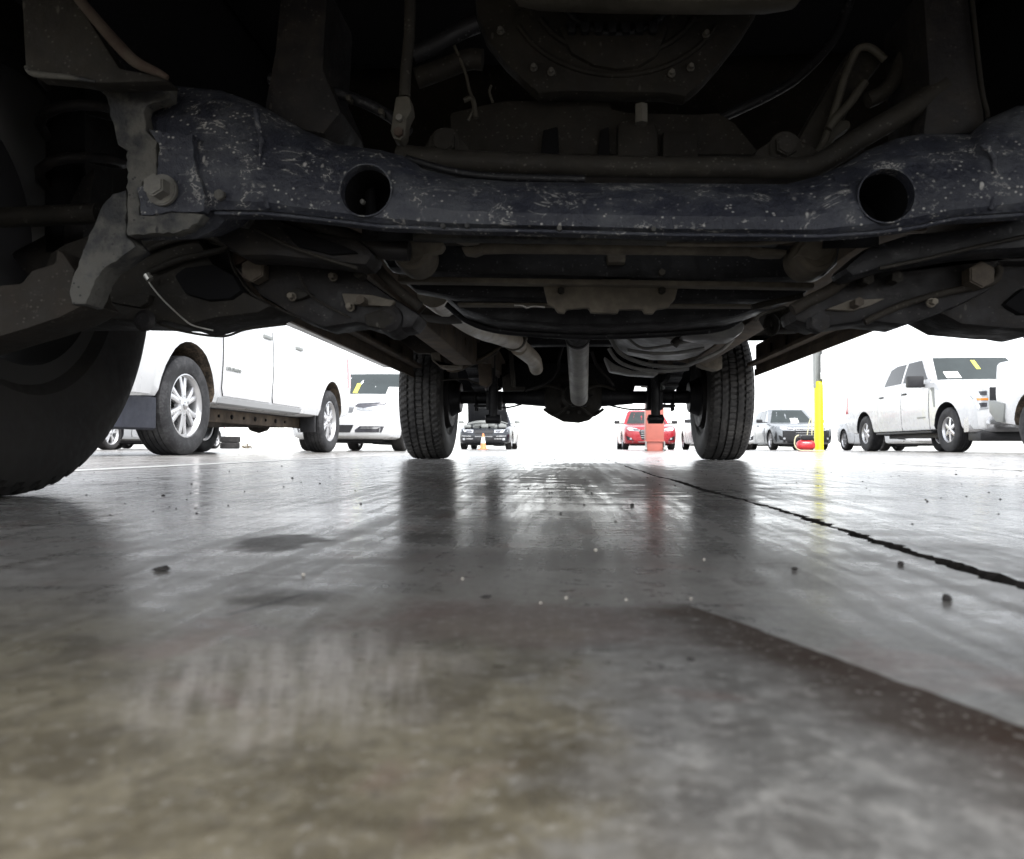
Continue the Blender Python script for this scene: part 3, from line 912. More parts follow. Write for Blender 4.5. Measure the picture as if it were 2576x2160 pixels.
for s in (1, -1):
    decal('bumper_corner', c1bb, [(.03, .44), (.40, .44), (.40, .72), (.18, .78), (.03, .78)], 'x', [M_['paint_white'], M_['gap']], c1, side=s, off=.012, back=.02, rim_mat=True)
    bm = bmesh.new()
    add_box(bm, s * .80 - .09, s * .80 + .09, 3.94, 3.97, .24, .45, .008)
    link_mesh('mud_flap', bm_mesh('mud_flap', bm, M_['black_plastic'], angle=40), c1)
    bm = bmesh.new()
    add_box(bm, s * .62 - .03, s * .62 + .03, 1.2, 4.2, .29, .41, .01)
    for k in range(9):
        y = 1.45 + k * .27
        add_cyl(bm, (s * .65, y, .35), (s * .66, y, .35), .022 if k % 2 else .014, seg=12, mi=1)
    link_mesh('frame_rail', bm_mesh('frame_rail', bm, [M_['rail'], M_['void']], angle=40), c1)
    decal('sill_trim', c1bb, [(1.42, .425), (3.40, .425), (3.40, .485), (1.42, .485)], 'x', M_['chrome'] if False else M_['paint_silver'], c1, side=s, off=.008)
    front_part('headlight', c1bb, [(.52, .80), (.80, .82), (.86, 1.0), (.55, .96)], M_['lamp'], c1, both=False) if s > 0 else front_part('headlight', c1bb, mirrored([(.52, .80), (.80, .82), (.86, 1.0), (.55, .96)]), M_['lamp'], c1, both=False)
    decal('taillight', c1bb, [(5.10, .85), (5.26, .85), (5.26, 1.24), (5.12, 1.24)], 'x', M_['lamp_red'], c1, side=s, off=.006)
front_part('grille', c1bb, [(-.48, .68), (.48, .68), (.52, .94), (-.52, .94)], M_['black_plastic'], c1, both=False)
bm = bmesh.new()
add_box(bm, -.86, .86, 5.22, 5.38, .50, .66, .03)
link_mesh('rear_bumper', bm_mesh('rear_bumper', bm, M_['steel_grey'], angle=40), c1)
# fuel and drive parts hanging under it
bm = bmesh.new()
add_box(bm, -.3, .2, 1.9, 2.9, .26, .4, .05)
add_tube(bm, [(.35, 1.2, .33), (.4, 2.2, .30), (.3, 3.2, .32), (.45, 4.1, .34)], .045)
add_cyl(bm, (0, 2.4, .36), (0, 4.3, .38), .04)
add_lathe(bm, [(-.14, .05), (-.1, .12), (0, .15), (.1, .12), (.14, .05)], (0, 4.45, .385), 'x', 20)
link_mesh('driveline', bm_mesh('driveline', bm, M_['rubber_chassis'], angle=40), c1)
# raised letters on the front door
def text_mesh(body, size, mat, depth=.003):
    cu = bpy.data.curves.new('t', 'FONT'); cu.body = body; cu.size = size; cu.extrude = depth; cu.space_character = 1.12
    cu.align_x = 'CENTER'
    o = bpy.data.objects.new('t', cu); C.objects.link(o)
    dg = bpy.context.evaluated_depsgraph_get(); dg.update()
    me = bpy.data.meshes.new_from_object(o.evaluated_get(dg))
    bpy.data.objects.remove(o); bpy.data.curves.remove(cu)
    me.materials.clear(); me.materials.append(mat)
    return me
for s in (1, -1):
    b = link_mesh('badge', text_mesh('COLORADO', .048, M_['steel_grey']), c1)
    h, _ = hit(c1bb, 'x', 1.62, .72, s)
    b.location = (h.x + s * .016, 1.64, .72)
    b.rotation_euler = (R(90), 0, R(90) if s > 0 else R(-90))

# --- white full size truck on the right --------------------------------------------
PF = pickup_params(2.0, 6.1, .95, 4.85, .415, .30, .235, 1.20, 1.38, 1.93, 1.46, 1.45, 4.0)
PF.update(mir=(1.83, 1.38), msz=(.30, .14, .23), doors=[(1.62, 2.82, .43, 1.36), (2.84, 3.96, .43, 1.36)], hz=1.19, az=1.04, arch=.50, sp=6, twin=False, tagx=(.0, 1.72), paperx=-.55, hmat='black_plastic',
    win=[[(1.78, 1.43), (2.84, 1.43), (2.84, 1.85), (2.27, 1.85)], [(2.94, 1.43), (3.80, 1.43), (3.66, 1.78), (3.40, 1.84), (2.94, 1.84)]], glass='glass_light', sglass='glass', liner='black_plastic', tmat='tyre_dust')
def truck_front(root, bb, hw, rear_near=False):
    for sgn in (1, -1):
        pl = [(hw - .25, .76), (hw - .08, .74), (hw - .03, .98), (hw - .03, 1.10), (hw - .25, 1.09)]
        if sgn < 0: pl = mirrored(pl)
        h = front_part('headlight', bb, pl, M_['lamp'], root, both=False)[0]
        pl = [(hw - .24, .90), (hw - .08, .90), (hw - .07, .94), (hw - .24, .94)]
        if sgn < 0: pl = mirrored(pl)
        front_part('indicator', bb, pl, M_['lamp_amber'], h, both=False, off=.014)
        for z0, z1 in ((.79, .86), (.99, 1.06)):
            pl = [(hw - .22, z0), (hw - .12, z0), (hw - .10, z1), (hw - .22, z1)]
            if sgn < 0: pl = mirrored(pl)
            front_part('lamp_housing', bb, pl, M_['lamp_dark'], h, both=False, off=.014)
    front_part('grille', bb, [(-hw + .27, .70), (hw - .27, .70), (hw - .27, 1.13), (-hw + .27, 1.13)], M_['black_plastic'], root, both=False)
    bm = bmesh.new()
    rows = []
    for k in range(-8, 9):
        q = k / 8
        x = q * (hw - .02)
        y = -.10 + .30 * abs(q) ** 5
        rows.append([bm.verts.new((x, y + .02, .36)), bm.verts.new((x, y, .40)), bm.verts.new((x, y - .01, .52)), bm.verts.new((x, y + .02, .62)), bm.verts.new((x, y + .16, .62)), bm.verts.new((x, y + .16, .36))])
    for a, b in zip(rows[:-1], rows[1:]):
        for k in range(6): bm.faces.new([a[k], a[(k + 1) % 6], b[(k + 1) % 6], b[k]])
    bm.faces.new(rows[0]); bm.faces.new(rows[-1])
    link_mesh('bumper', bm_mesh('bumper', bm, M_['chrome'], angle=35), root)
    bm = bmesh.new()
    add_box(bm, -hw + .1, hw - .1, -.02, .4, .20, .365, .04)
    link_mesh('air_dam', bm_mesh('air_dam', bm, M_['black_plastic'], angle=35), root)
    for s in (1, -1):
        bm = bmesh.new()
        add_box(bm, s * (hw - .10) - .1, s * (hw - .10) + .1, 1.52, 4.15, .37, .41, .012)
        add_box(bm, s * (hw - .3) - .03, s * (hw - .3) + .03, 1.6, 4.1, .28, .40, .01)
        link_mesh('running_board', bm_mesh('running_board', bm, M_['black_plastic'], angle=35), root)
        if not rear_near: decal('taillight', bb, [(5.86, .92), (6.02, .92), (6.02, 1.32), (5.9, 1.34)], 'x', M_['lamp_red'], root, side=s, off=.006)
        decal('fender_vent', bb, [(1.36, .86), (1.41, .86), (1.50, 1.16), (1.58, 1.24), (1.42, 1.24)], 'x', M_['steel_grey'], root, side=s, off=.007)
        decal('side_badge', bb, [(1.75, .66), (2.1, .66), (2.1, .69), (1.75, .69)], 'x', M_['steel_grey'], root, side=s, off=.012, cuts=1)
    bm = bmesh.new()
    if rear_near:
        for s in (1, -1):
            merge(bm, prism([Vector((s * 1.01, 5.80, .78)), Vector((s * 1.01, 6.26, .86)), Vector((s * 1.01, 6.24, .66)), Vector((s * 1.01, 6.05, .50)), Vector((s * 1.01, 5.86, .48))], (-s * .3, 0, 0), .02))
        add_box(bm, -.8, .8, 6.10, 6.26, .55, .84, .03)
    else:
        add_box(bm, -.9, .9, 5.98, 6.18, .52, .70, .03)
    link_mesh('rear_bumper', bm_mesh('rear_bumper', bm, M_['steel_grey'], angle=40), root)
t1, t1b, t1bb, t1cb = vehicle('pickup_truck', 'white crew cab pickup with chrome bumper, dark mirrors and yellow tag in the windshield', 'pickup truck', (7.97, 13.58, 0), PF)
truck_front(t1, t1bb, 1.0)
# --- another white truck ahead of it, at the frame's edge --------------------------
PG = dict(PF); PG['tagx'] = None; PG['paperx'] = None; PG['liner'] = 'mud'; PG['yr'] = 5.1
t2, t2b, t2bb, t2cb = vehicle('pickup_truck', 'white pickup cut off by the right edge, its muddy rear wheel and bumper nearest', 'pickup truck', (7.87, 6.65, 0), PG)
truck_front(t2, t2bb, 1.0, True)

# --- sedans -------------------------------------------------------------------------
def sedan_front(root, bb, style):
    if style == 'wide':      # large white sedan
        for m in (0, 1):
            f = (lambda L: mirrored(L)) if m else (lambda L: L)
            h = front_part('headlight', bb, f([(.28, .665), (.46, .64), (.80, .68), (.84, .79), (.34, .76)]), M_['lamp'], root, both=False)[0]
            front_part('lamp_housing', bb, f([(.26, .72), (.40, .69), (.82, .77), (.84, .80), (.30, .765)]), M_['lamp_dark'], h, both=False, off=.014)
            fo = front_part('fog_recess', bb, f([(.26, .30), (.68, .30), (.72, .40), (.34, .40), (.26, .34)]), M_['lamp_dark'], root, both=False)[0]
            front_part('fog_trim', bb, f([(.34, .355), (.62, .355), (.66, .385), (.37, .385)]), M_['chrome'], fo, both=False, off=.014)
        front_part('grille', bb, [(-.22, .62), (.22, .62), (.26, .74), (-.26, .74)], M_['chrome'], root, both=False)
        front_part('lower_grille', bb, [(-.18, .30), (.18, .30), (.24, .42), (-.24, .42)], M_['black_plastic'], root, both=False)
    elif style == 'sport':
        for m in (0, 1):
            f = (lambda L: mirrored(L)) if m else (lambda L: L)
            h = front_part('headlight', bb, f([(.36, .56), (.78, .60), (.84, .68), (.36, .67)]), M_['lamp'], root, both=False)[0]
            front_part('lamp_housing', bb, f([(.40, .59), (.60, .60), (.60, .64), (.40, .635)]), M_['lamp_dark'], h, both=False, off=.014)
            front_part('kidney_grille', bb, f([(.03, .51), (.30, .51), (.33, .60), (.31, .66), (.05, .66)]), M_['black_plastic'], root, both=False)
            fo = front_part('fog_recess', bb, f([(.30, .27), (.74, .27), (.78, .42), (.34, .40)]), M_['black_plastic'], root, both=False)[0]
            front_part('fog_trim', bb, f([(.36, .34), (.62, .34), (.62, .37), (.36, .37)]), M_['chrome'], fo, both=False, off=.014)
            front_part('fog_trim', bb, f([(.42, .43), (.76, .44), (.76, .465), (.42, .455)]), M_['chrome'], root, both=False, off=.014)
            front_part('fog_light', bb, f([(.64, .31), (.72, .31), (.72, .38), (.64, .38)]), M_['lamp'], fo, both=False, off=.016)
        front_part('lower_grille', bb, [(-.28, .28), (.28, .28), (.28, .40), (-.28, .40)], M_['black_plastic'], root, both=False)
        front_part('bumper_trim', bb, [(-.30, .42), (.30, .42), (.30, .445), (-.30, .445)], M_['chrome'], root, both=False)
    else:
        for m in (0, 1):
            f = (lambda L: mirrored(L)) if m else (lambda L: L)
            h = front_part('headlight', bb, f([(.36, .62), (.72, .64), (.85, .76), (.62, .76), (.40, .69)]), M_['lamp'], root, both=False)[0]
            front_part('lamp_housing', bb, f([(.38, .64), (.58, .65), (.60, .70), (.42, .69)]), M_['lamp_dark'], h, both=False, off=.014)
            fo = front_part('fog_recess', bb, f([(.56, .30), (.78, .32), (.82, .48), (.66, .40)]), M_['black_plastic'], root, both=False)[0]
            front_part('fog_light', bb, f([(.64, .345), (.70, .345), (.70, .40), (.64, .40)]), M_['lamp'], fo, both=False, off=.014)
        g = front_part('grille', bb, [(-.30, .34), (.30, .34), (.40, .62), (.36, .68), (-.36, .68), (-.40, .62)], M_['black_plastic'], root, both=False)[0]
        for k in range(4):
            z = .40 + k * .075
            front_part('grille_bar', bb, [(-.33, z), (.33, z), (.33, z + .016), (-.33, z + .016)], M_['chrome'], g, both=False, off=.016, cuts=2)
        front_part('lower_lip', bb, [(-.62, .245), (.62, .245), (.62, .275), (-.62, .275)], M_['chrome'], root, both=False)

def sedan(label, x, y, style, paint, L=4.7, **kw):
    P = dict(SEDAN); P['paint'] = paint
    st = sedan_st(hz=kw.pop('hoodz', .74), L=L)
    P['L'] = L
    P['st'] = st
    P.update(kw)
    r = vehicle('parked_car', label, 'car', (x, y, 0), P)
    if style: sedan_front(r[0], r[2], style)
    for s in (1, -1):
        decal('taillight', r[2], [(4.3, .68), (4.62, .66), (4.60, .84), (4.36, .86)], 'x', M_['lamp_red'], r[0], side=s, off=.006)
    return r
s_imp = sedan('white sedan facing the camera, between the lettered pickup and the rear tyre', -3.65, 11.8, 'wide', 'paint_white', hoodz=.82, tagx=(-.18, 1.14), glass='glass_light', tmat='tyre',
              gh=(1.40, 4.25, 2.2, 3.6, .96, 1.49, .80, .60), mir=(1.7, 1.05), paperx=.52)
s_bmw = sedan('dark navy sedan with its hood raised behind the traffic cone', -2.86, 25.4, 'sport', 'paint_navy', hoodz=.66, screen=True, mirmat='steel_grey')
s_red = sedan('bright red sedan partly hidden behind the red cabinet', 2.76, 25.6, 'angular', 'paint_red', glass='glass_light', mirmat='black_plastic')
s_wa = sedan('white sedan half hidden behind the right rear tyre of the dark truck', 5.07, 24.4, 'angular', 'paint_white', mirmat='black_plastic')
s_gr = sedan('grey sedan behind the yellow column and red air tank', 7.50, 24.5, 'angular', 'paint_grey', glass='glass_light', sglass='glass_light', mirmat='black_plastic', paperx=.1)
s_wb = sedan('white sedan peeking out between the grey sedan and the crew cab pickup', 9.6, 21.0, 'angular', 'paint_white', sglass='glass_light')
s_si = sedan('silver sedan low under the front corner of the lettered pickup', -9.68, 13.06, 'angular', 'paint_silver')
s_wl = sedan('white sedan far left beside the stacked tyres, seen below the lettered pickup', -13.4, 22.4, 'angular', 'paint_white')

front_part('front_bumper', s_gr[2], [(-.84, .22), (.84, .22), (.88, .40), (.86, .62), (-.86, .62), (-.88, .40)], M_['black_plastic'], s_gr[0], both=False, off=.012, cuts=10)
s_gr[0]['label'] = 'grey sedan with a dark front bumper, behind the yellow column and red air tank'
# raised hood and engine bay of the navy car
bm = bmesh.new()
rows = []
for k in range(7):
    q = k / 6
    y = 1.42 - .62 * q
    z = .97 + .72 * q
    rows.append([bm.verts.new((x * (.72 - .06 * q), y - .04 * (1 - (x) ** 2), z)) for x in (-1, -.6, -.2, .2, .6, 1)])
for a, b in zip(rows[:-1], rows[1:]):
    for k in range(5): bm.faces.new([a[k], a[k + 1], b[k + 1], b[k]])
r = bmesh.ops.solidify(bm, geom=list(bm.faces), thickness=.03)
for k in range(4): add_tube(bm, [(-.5 + k * .33, 1.36, 1.02), (-.42 + k * .28, .86, 1.6)], .012, 8, 1)
link_mesh('raised_hood', bm_mesh('raised_hood', bm, M_['paint_charcoal'], angle=40), s_bmw[0])
bm = bmesh.new()
random.seed(3)
add_box(bm, -.35, .35, .35, 1.2, .78, .93, .04)
for k in range(5):
    x = -.6 + k * .3
    add_box(bm, x - .12, x + .12, .3 + .1 * (k % 2), .7, .74, .84 + .02 * (k % 3), .02)
add_tube(bm, [(-.6, .5, .86), (-.2, .3, .92), (.3, .35, .92), (.62, .6, .86)], .03)
add_tube(bm, [(-.7, 1.2, .9), (-.3, .9, .98), (.4, .9, .98), (.7, 1.2, .9)], .025)
link_mesh('engine', bm_mesh('engine', bm, M_['steel_grey'], angle=40), s_bmw[0])

# ------------------------------------------------------------------ small things far off
def top(name, bm, mat, label, cat, loc=(0, 0, 0), group=None, angle=40, kind=None):
    o = link_mesh(name, bm_mesh(name, bm, mat, angle=angle))
    o.location = loc
    tag(o, label, cat, group, kind)
    return o
# traffic cone
cone = empty('traffic_cone', (-2.75, 24.3, 0)); tag(cone, 'small orange traffic cone in front of the navy sedan', 'traffic cone')
bm = bmesh.new(); add_box(bm, -.15, .15, -.15, .15, 0, .03, .01)
link_mesh('base', bm_mesh('base', bm, M_['orange'], angle=40), cone)
bm = bmesh.new(); add_lathe(bm, [(.03, .11), (.05, .10), (.50, .028), (.52, .02)], (0, 0, 0), 'z', 24)
link_mesh('cone_body', bm_mesh('cone_body', bm, M_['orange'], angle=40), cone)
bm = bmesh.new(); add_lathe(bm, [(.20, .081), (.40, .050)], (0, 0, 0), 'z', 24)
link_mesh('reflective_band', bm_mesh('reflective_band', bm, M_['paper'], angle=40), cone)

# yellow sleeved column
col = empty('steel_column', (5.71, 17.77, 0)); tag(col, 'grey steel column with a tall yellow guard sleeve around its foot', 'column')
bm = bmesh.new(); add_lathe(bm, [(.0, .105), (.01, .10), (1.50, .10), (1.57, .085), (1.60, .06)], (.01, 0, 0), 'z', 32)
link_mesh('guard_sleeve', bm_mesh('guard_sleeve', bm, M_['yellow'], angle=40), col)
bm = bmesh.new()
for a in (-.09, .065): add_box(bm, a, a + .014, -.08, .08, 1.45, 5.2)
add_box(bm, -.076, .065, -.007, .007, 1.45, 5.2)
link_mesh('post', bm_mesh('post', bm, M_['steel_grey']), col)
bm = bmesh.new(); add_box(bm, -.20, .20, -.20, .20, 5.2, 5.23); add_box(bm, -.12, .12, -.12, .12, 5.23, 5.5, .02)
link_mesh('cap_plate', bm_mesh('cap_plate', bm, M_['steel_grey']), col)
bm = bmesh.new(); add_tube(bm, [(.045, -.10, 1.72), (.045, -.10, 2.2), (.075, -.10, 2.25), (.075, -.10, 3.2)], .018, 10, 3); add_box(bm, .02, .10, -.13, -.08, 1.64, 1.80, .01)
link_mesh('conduit', bm_mesh('conduit', bm, M_['paper'], angle=40), col)

# red air tank with handle and pale hose
tk = empty('air_tank', (5.31, 17.4, 0)); tag(tk, 'small red portable air tank with cream hose beside the yellow column', 'air tank')
bm = bmesh.new(); add_lathe(bm, [(-.20, .03), (-.19, .07), (-.155, .105), (-.10, .12), (.10, .12), (.155, .105), (.19, .07), (.20, .03)], (0, 0, .13), 'x', 28)
link_mesh('tank', bm_mesh('tank', bm, M_['red_tank'], angle=40), tk)
bm = bmesh.new(); add_box(bm, -.13, -.09, -.1, .1, 0, .05); add_box(bm, .09, .13, -.1, .1, 0, .05)
link_mesh('foot', bm_mesh('foot', bm, M_['black_plastic']), tk)
bm = bmesh.new(); add_box(bm, -.10, .14, -.07, .07, .25, .36, .02); add_cyl(bm, (-.12, 0, .30), (-.19, 0, .30), .03)
link_mesh('motor', bm_mesh('motor', bm, M_['black_plastic'], angle=40), tk)
bm = bmesh.new(); add_tube(bm, [(-.18, -.1, .36), (-.26, -.12, .30), (-.28, -.14, .14), (-.20, -.16, .03), (0, -.18, .015), (.2, -.16, .015), (.38, -.12, .015)], .013, 10)
add_tube(bm, [(.02, -.05, .36), (.06, -.03, .6), (.13, 0, .80)], .012, 10); add_tube(bm, [(.12, -.05, .36), (.13, -.03, .6), (.13, 0, .80)], .012, 10)
link_mesh('hose', bm_mesh('hose', bm, M_['hose_cream'], angle=40), tk)

# red equipment cabinet
cbn = empty('equipment_cabinet', (1.79, 16.0, 0)); tag(cbn, 'tall faded red equipment cabinet standing in front of the red sedan', 'cabinet')
bm = bmesh.new(); add_box(bm, -.185, .185, -.17, .17, .20, .90, .02)
link_mesh('cabinet_body', bm_mesh('cabinet_body', bm, M_['red_plain'], angle=40), cbn)
bm = bmesh.new(); add_box(bm, -.16, .16, -.16, .16, .0, .205, .01); add_box(bm, -.20, .20, -.19, .19, .195, .215, .004)
link_mesh('plinth', bm_mesh('plinth', bm, M_['red_plain'], angle=40), cbn)
bm = bmesh.new(); add_box(bm, -.185, .12, -.14, .14, .90, 1.02, .015)
link_mesh('top_box', bm_mesh('top_box', bm, M_['red_dark'], angle=40), cbn)
bm = bmesh.new(); add_cyl(bm, (-.17, -.19, .04), (-.215, -.19, .04), .04, seg=16); add_cyl(bm, (.17, -.19, .04), (.215, -.19, .04), .04, seg=16)
for s in (-1, 1): add_box(bm, s * .19 - .012, s * .19 + .012, -.2, -.16, .0, .2)
link_mesh('castor', bm_mesh('castor', bm, M_['steel_grey'], angle=40), cbn)

# tyre stack
for k in range(2):
    o = link_mesh('spare_tyre', tyre_mesh(.33, .21, .22, 64, False, 'tyre'))
    o.location = (-11.8 + .02 * k, 25.6, .107 + .212 * k)
    o.rotation_euler = (0, R(90), .4 * k)
    tag(o, ['worn black tyre lying flat on the ground, carrying another tyre', 'worn black tyre lying on top of another tyre'][k], 'tyre', 'tyres stacked under view of the lettered pickup')
# dry weed clump
bm = bmesh.new()
random.seed(5)
for k in range(60):
    a = random.uniform(0, 6.28); r = random.uniform(0, .16); h = random.uniform(.02, .16) * (1 - r * 3)
    p = Vector((r * math.cos(a) * 1.4, r * math.sin(a), max(h, .02)))
    d = Vector((random.uniform(-1, 1), random.uniform(-1, 1), random.uniform(-.3, 1))).normalized() * .05
    e = Vector((random.uniform(-1, 1), random.uniform(-1, 1), random.uniform(-1, 1))).normalized() * .02
    bm.faces.new([bm.verts.new(p - d), bm.verts.new(p + e), bm.verts.new(p + d), bm.verts.new(p - e)])
for k in range(10):
    a = k * .63
    add_tube(bm, [(0, 0, 0), (.06 * math.cos(a), .06 * math.sin(a), .06), (.13 * math.cos(a), .13 * math.sin(a), .1 + .04 * (k % 3))], .004, 5, 2)
top('dry_weed', bm, M_['weed'], 'small clump of dry brown leaves on the ground right of the tyre stack', 'weed', (-10.7, 24.5, 0))

# ------------------------------------------------------------------ grit and pebbles
def rock(bm, c, r, sq=.6, sub=1):
    t = bmesh.new()
    bmesh.ops.create_icosphere(t, subdivisions=sub, radius=1)
    for v in t.verts:
        k = 1 + random.uniform(-.25, .25)
        v.co = Vector((v.co.x * r * k * random.uniform(.9, 1.2), v.co.y * r * k, v.co.z * r * sq * k)) + Vector(c)
    merge(bm, t)
random.seed(11)
bm = bmesh.new()
for i in range(520):
    y = random.choice([random.uniform(.7, 2.6), random.uniform(1.2, 6), random.uniform(2, 12)])
    x = random.uniform(-.8, .75) * y
    r = random.uniform(.0006, .0014) * (1 if random.random() < .95 else 1.8) * (1 + .16 * y)
    rock(bm, (x, y, r * .4), r, .6, 1)
for i in range(60):
    y = random.uniform(1.1, 2.1); x = random.gauss(.25 if i % 2 else -.1, .22)
    rock(bm, (x, y, .0006), random.uniform(.0008, .0016), .5, 1)
top('grit', bm, M_['pebble'], 'scattered dark grit specks over the concrete', 'grit', kind='stuff')
def gp(u, v):
    d = CM.to_3x3() @ Vector(((u - W_PX / 2) / F_PX, (H_PX / 2 - v) / F_PX, -1))
    k = -CAM_H / d.z
    return CM.translation + d * k
random.seed(21)
for (u, v, w, h, lab) in [(408, 1436, 42, .5, 'black flake of debris on the concrete, left of the pale scuffs'),
                          (1225, 1503, 32, .35, 'flat dark chip near the middle of the floor, below the driveshaft'),
                          (2381, 1511, 28, .9, 'round dark pebble right of the long brown stain and below the joint'),
                          (2266, 1421, 18, .9, 'small dark pebble just below the black floor joint'),
                          (1998, 1434, 18, .8, 'small dark pebble left of the one nearest the floor joint'),
                          (1590, 1272, 12, .9, 'tiny dark pebble in the reflection between the rear tyres'),
                          (1738, 1660, 26, .3, 'blurred flat chip under the start of the brown stain')]:
    g = gp(u, v)
    d = (g - CM.translation).length
    r = w / 2 * d / F_PX * .72
    bm = bmesh.new()
    rock(bm, (0, 0, 0), r, h, 2)
    if w > 30:
        rock(bm, (-r * 1.1, .0, -.2 * r * h), r * .45, h * .7, 2)
    top('pebble', bm, M_['pebble'], lab, 'pebble', (g.x, g.y, r * h * .6), 'loose pebbles and chips on the floor')
for (u, v, w, lab) in [(763, 1449, 14, 'shiny glass bead left of the middle, behind the pale scuffs'), (1163, 1458, 11, 'shiny glass bead just behind the flat dark chip'),
                       (1498, 1387, 14, 'shiny glass bead under the differential, farthest of the beads'), (1771, 1410, 10, 'tiny glass bead right of the farthest one'),
                       (1424, 1507, 13, 'glass bead lying between two others below the hairline crack'), (1360, 1519, 11, 'glass bead closest to the flat dark chip on its right'),
                       (1575, 1511, 11, 'glass bead right of the middle pair below the hairline crack'), (1738, 1508, 10, 'glass bead at the upper tip of the brown stain')]:
    g = gp(u, v)
    r = w / 2 * (g - CM.translation).length / F_PX * .62
    bm = bmesh.new()
    bmesh.ops.create_icosphere(bm, subdivisions=3, radius=r)
    top('glass_bead', bm, M_['ceramic'], lab, 'bead', (g.x, g.y, r * .92), 'glass beads on the floor', angle=80)

# ------------------------------------------------------------------ the dark truck overhead
T = empty('truck', (.05, 2.6, 0))
tag(T, 'large dark truck seen from beneath its front, with blue black crossmember and two rear tyres', 'truck')
def tp(name, bm, mat, parent=None, angle=35, label=None):
    o = link_mesh(name, bm_mesh(name, bm, mat, angle=angle), parent or T, world=(parent is None))
    if label: o['label'] = label
    return o
def plate(name, c, L, Y, th, mat, bevel=.003, parent=None, holes=None, tilt=0.0, back=False, rough=0.0):
    P = pts(c, L, Y + th if back else Y)
    if rough:
        Q = []
        for a, b in zip(P, P[1:] + P[:1]):
            k = max(1, int((b - a).length / .005))
            for i in range(k): Q.append(a + (b - a) * (i / k) + Vector((random.uniform(-rough, rough), 0, random.uniform(-rough, rough))))
        P = Q
    bm = prism(P, (0, -th if back else th, 0), bevel)
    if tilt:
        zc = sum(p.z for p in P) / len(P)
        for v in bm.verts: v.co.y += (v.co.z - zc) * tilt
    if holes:
        cs = []
        for (hx, hy, hr) in holes:
            u, v = cp(c, hx, hy)
            p = at(u, v, Y)
            rr = hr * KS * Y / F_PX
            t = bmesh.new()
            add_cyl(t, (p.x, Y - .3, p.z), (p.x, Y + th + .3, p.z), rr, seg=32)
            cs.append(t)
        bm = boolean(bm, cs)
    return tp(name, bm, mat, parent)
def ptube(name, c, L, r, mat, Y=None, parent=None, seg=14, sm=6, flat=1.0):
    bm = bmesh.new()
    add_tube(bm, pts(c, L, Y), r, seg, sm, flat)
    return tp(name, bm, mat, parent, angle=50)
def bolt(c, x, y, Y, rpx, mat='bolt', parent=None, washer=True, depth=.018, name='hex_bolt', dirv=(0, -1, 0)):
    u, v = cp(c, x, y)
    p = at(u, v, Y)
    r = rpx * KS * Y / F_PX
    d = Vector(dirv).normalized()
    bm = bmesh.new()
    if washer: add_cyl(bm, p, p + d * depth * .3, r, seg=28, bevel=r * .08)
    add_cyl(bm, p, p + d * depth, r * (.72 if washer else 1), seg=6, bevel=r * .10)
    return tp(name, bm, M_[mat], parent)

# body shell: side panels with arches, floor, bumper, hood, cab, bed -----------------------
def side_outline():
    Lp = [(-.06, .49)]
    def arch(yc, r, z0, n=14):
        out = []
        a0 = math.asin(min(1, (z0 - .36) / r))
        for k in range(n + 1):
            th = math.pi - a0 - (math.pi - 2 * a0) * k / n
            out.append((yc + r * math.cos(th), .36 + r * 1.05 * math.sin(th)))
        return out
    Lp += arch(.95, .47, .485)
    Lp += arch(4.42, .47, .485)
    Lp += [(5.6, .50), (5.62, 1.35), (3.62, 1.35), (3.58, 1.38), (3.45, 1.86), (2.35, 1.90), (1.62, 1.36), (1.5, 1.22), (.0, 1.08), (-.10, .9), (-.12, .5)]
    return Lp
SX0, SX1 = -.98, 1.10
cx0 = .06
for s, name in ((-1, 'side_panel'), (1, 'side_panel')):
    xx = -.93 if s < 0 else 1.05
    P = [Vector((xx, y, z)) for y, z in side_outline()]
    tp(name, prism(P, (s * .05, 0, 0), .0), M_['paint_charcoal'])
bm = bmesh.new()
add_box(bm, -.93, 1.05, -.1, 1.5, 1.02, 1.10); add_box(bm, -.93, 1.05, 1.5, 2.3, 1.2, 1.26)
add_box(bm, -.90, 1.02, 2.3, 3.5, 1.86, 1.92)
tp('body_top', bm, M_['paint_charcoal'])
bm = bmesh.new()
add_box(bm, -.93, 1.05, -.12, -.02, .47, 1.05, .02)
tp('front_bumper', bm, M_['paint_charcoal'])
bm = bmesh.new()
add_box(bm, -.92, 1.04, 1.42, 3.6, .60, .64)
add_box(bm, -.92, 1.04, 3.64, 5.6, .74, .78)
add_box(bm, -.92, 1.04, 1.38, 1.42, .60, 1.1)
add_box(bm, -.92, 1.04, 3.60, 3.64, .60, 1.3)
add_box(bm, -.92, 1.04, 5.56, 5.62, .6, 1.3)
for k in range(9):
    add_box(bm, -.7, .8, 1.6 + k * .22, 1.66 + k * .22, .588, .604, .004)
tp('floor_pan', bm, M_['arm_brown'])
bm = bmesh.new()
add_box(bm, -.52, .62, .1, 1.3, .72, 1.02, .05)
for s in (-1, 1):
    add_box(bm, .06 + s * .60 - .02, .06 + s * .60 + .02, .0, 1.4, .52, 1.02)
tp('engine_block', bm, M_['void'])
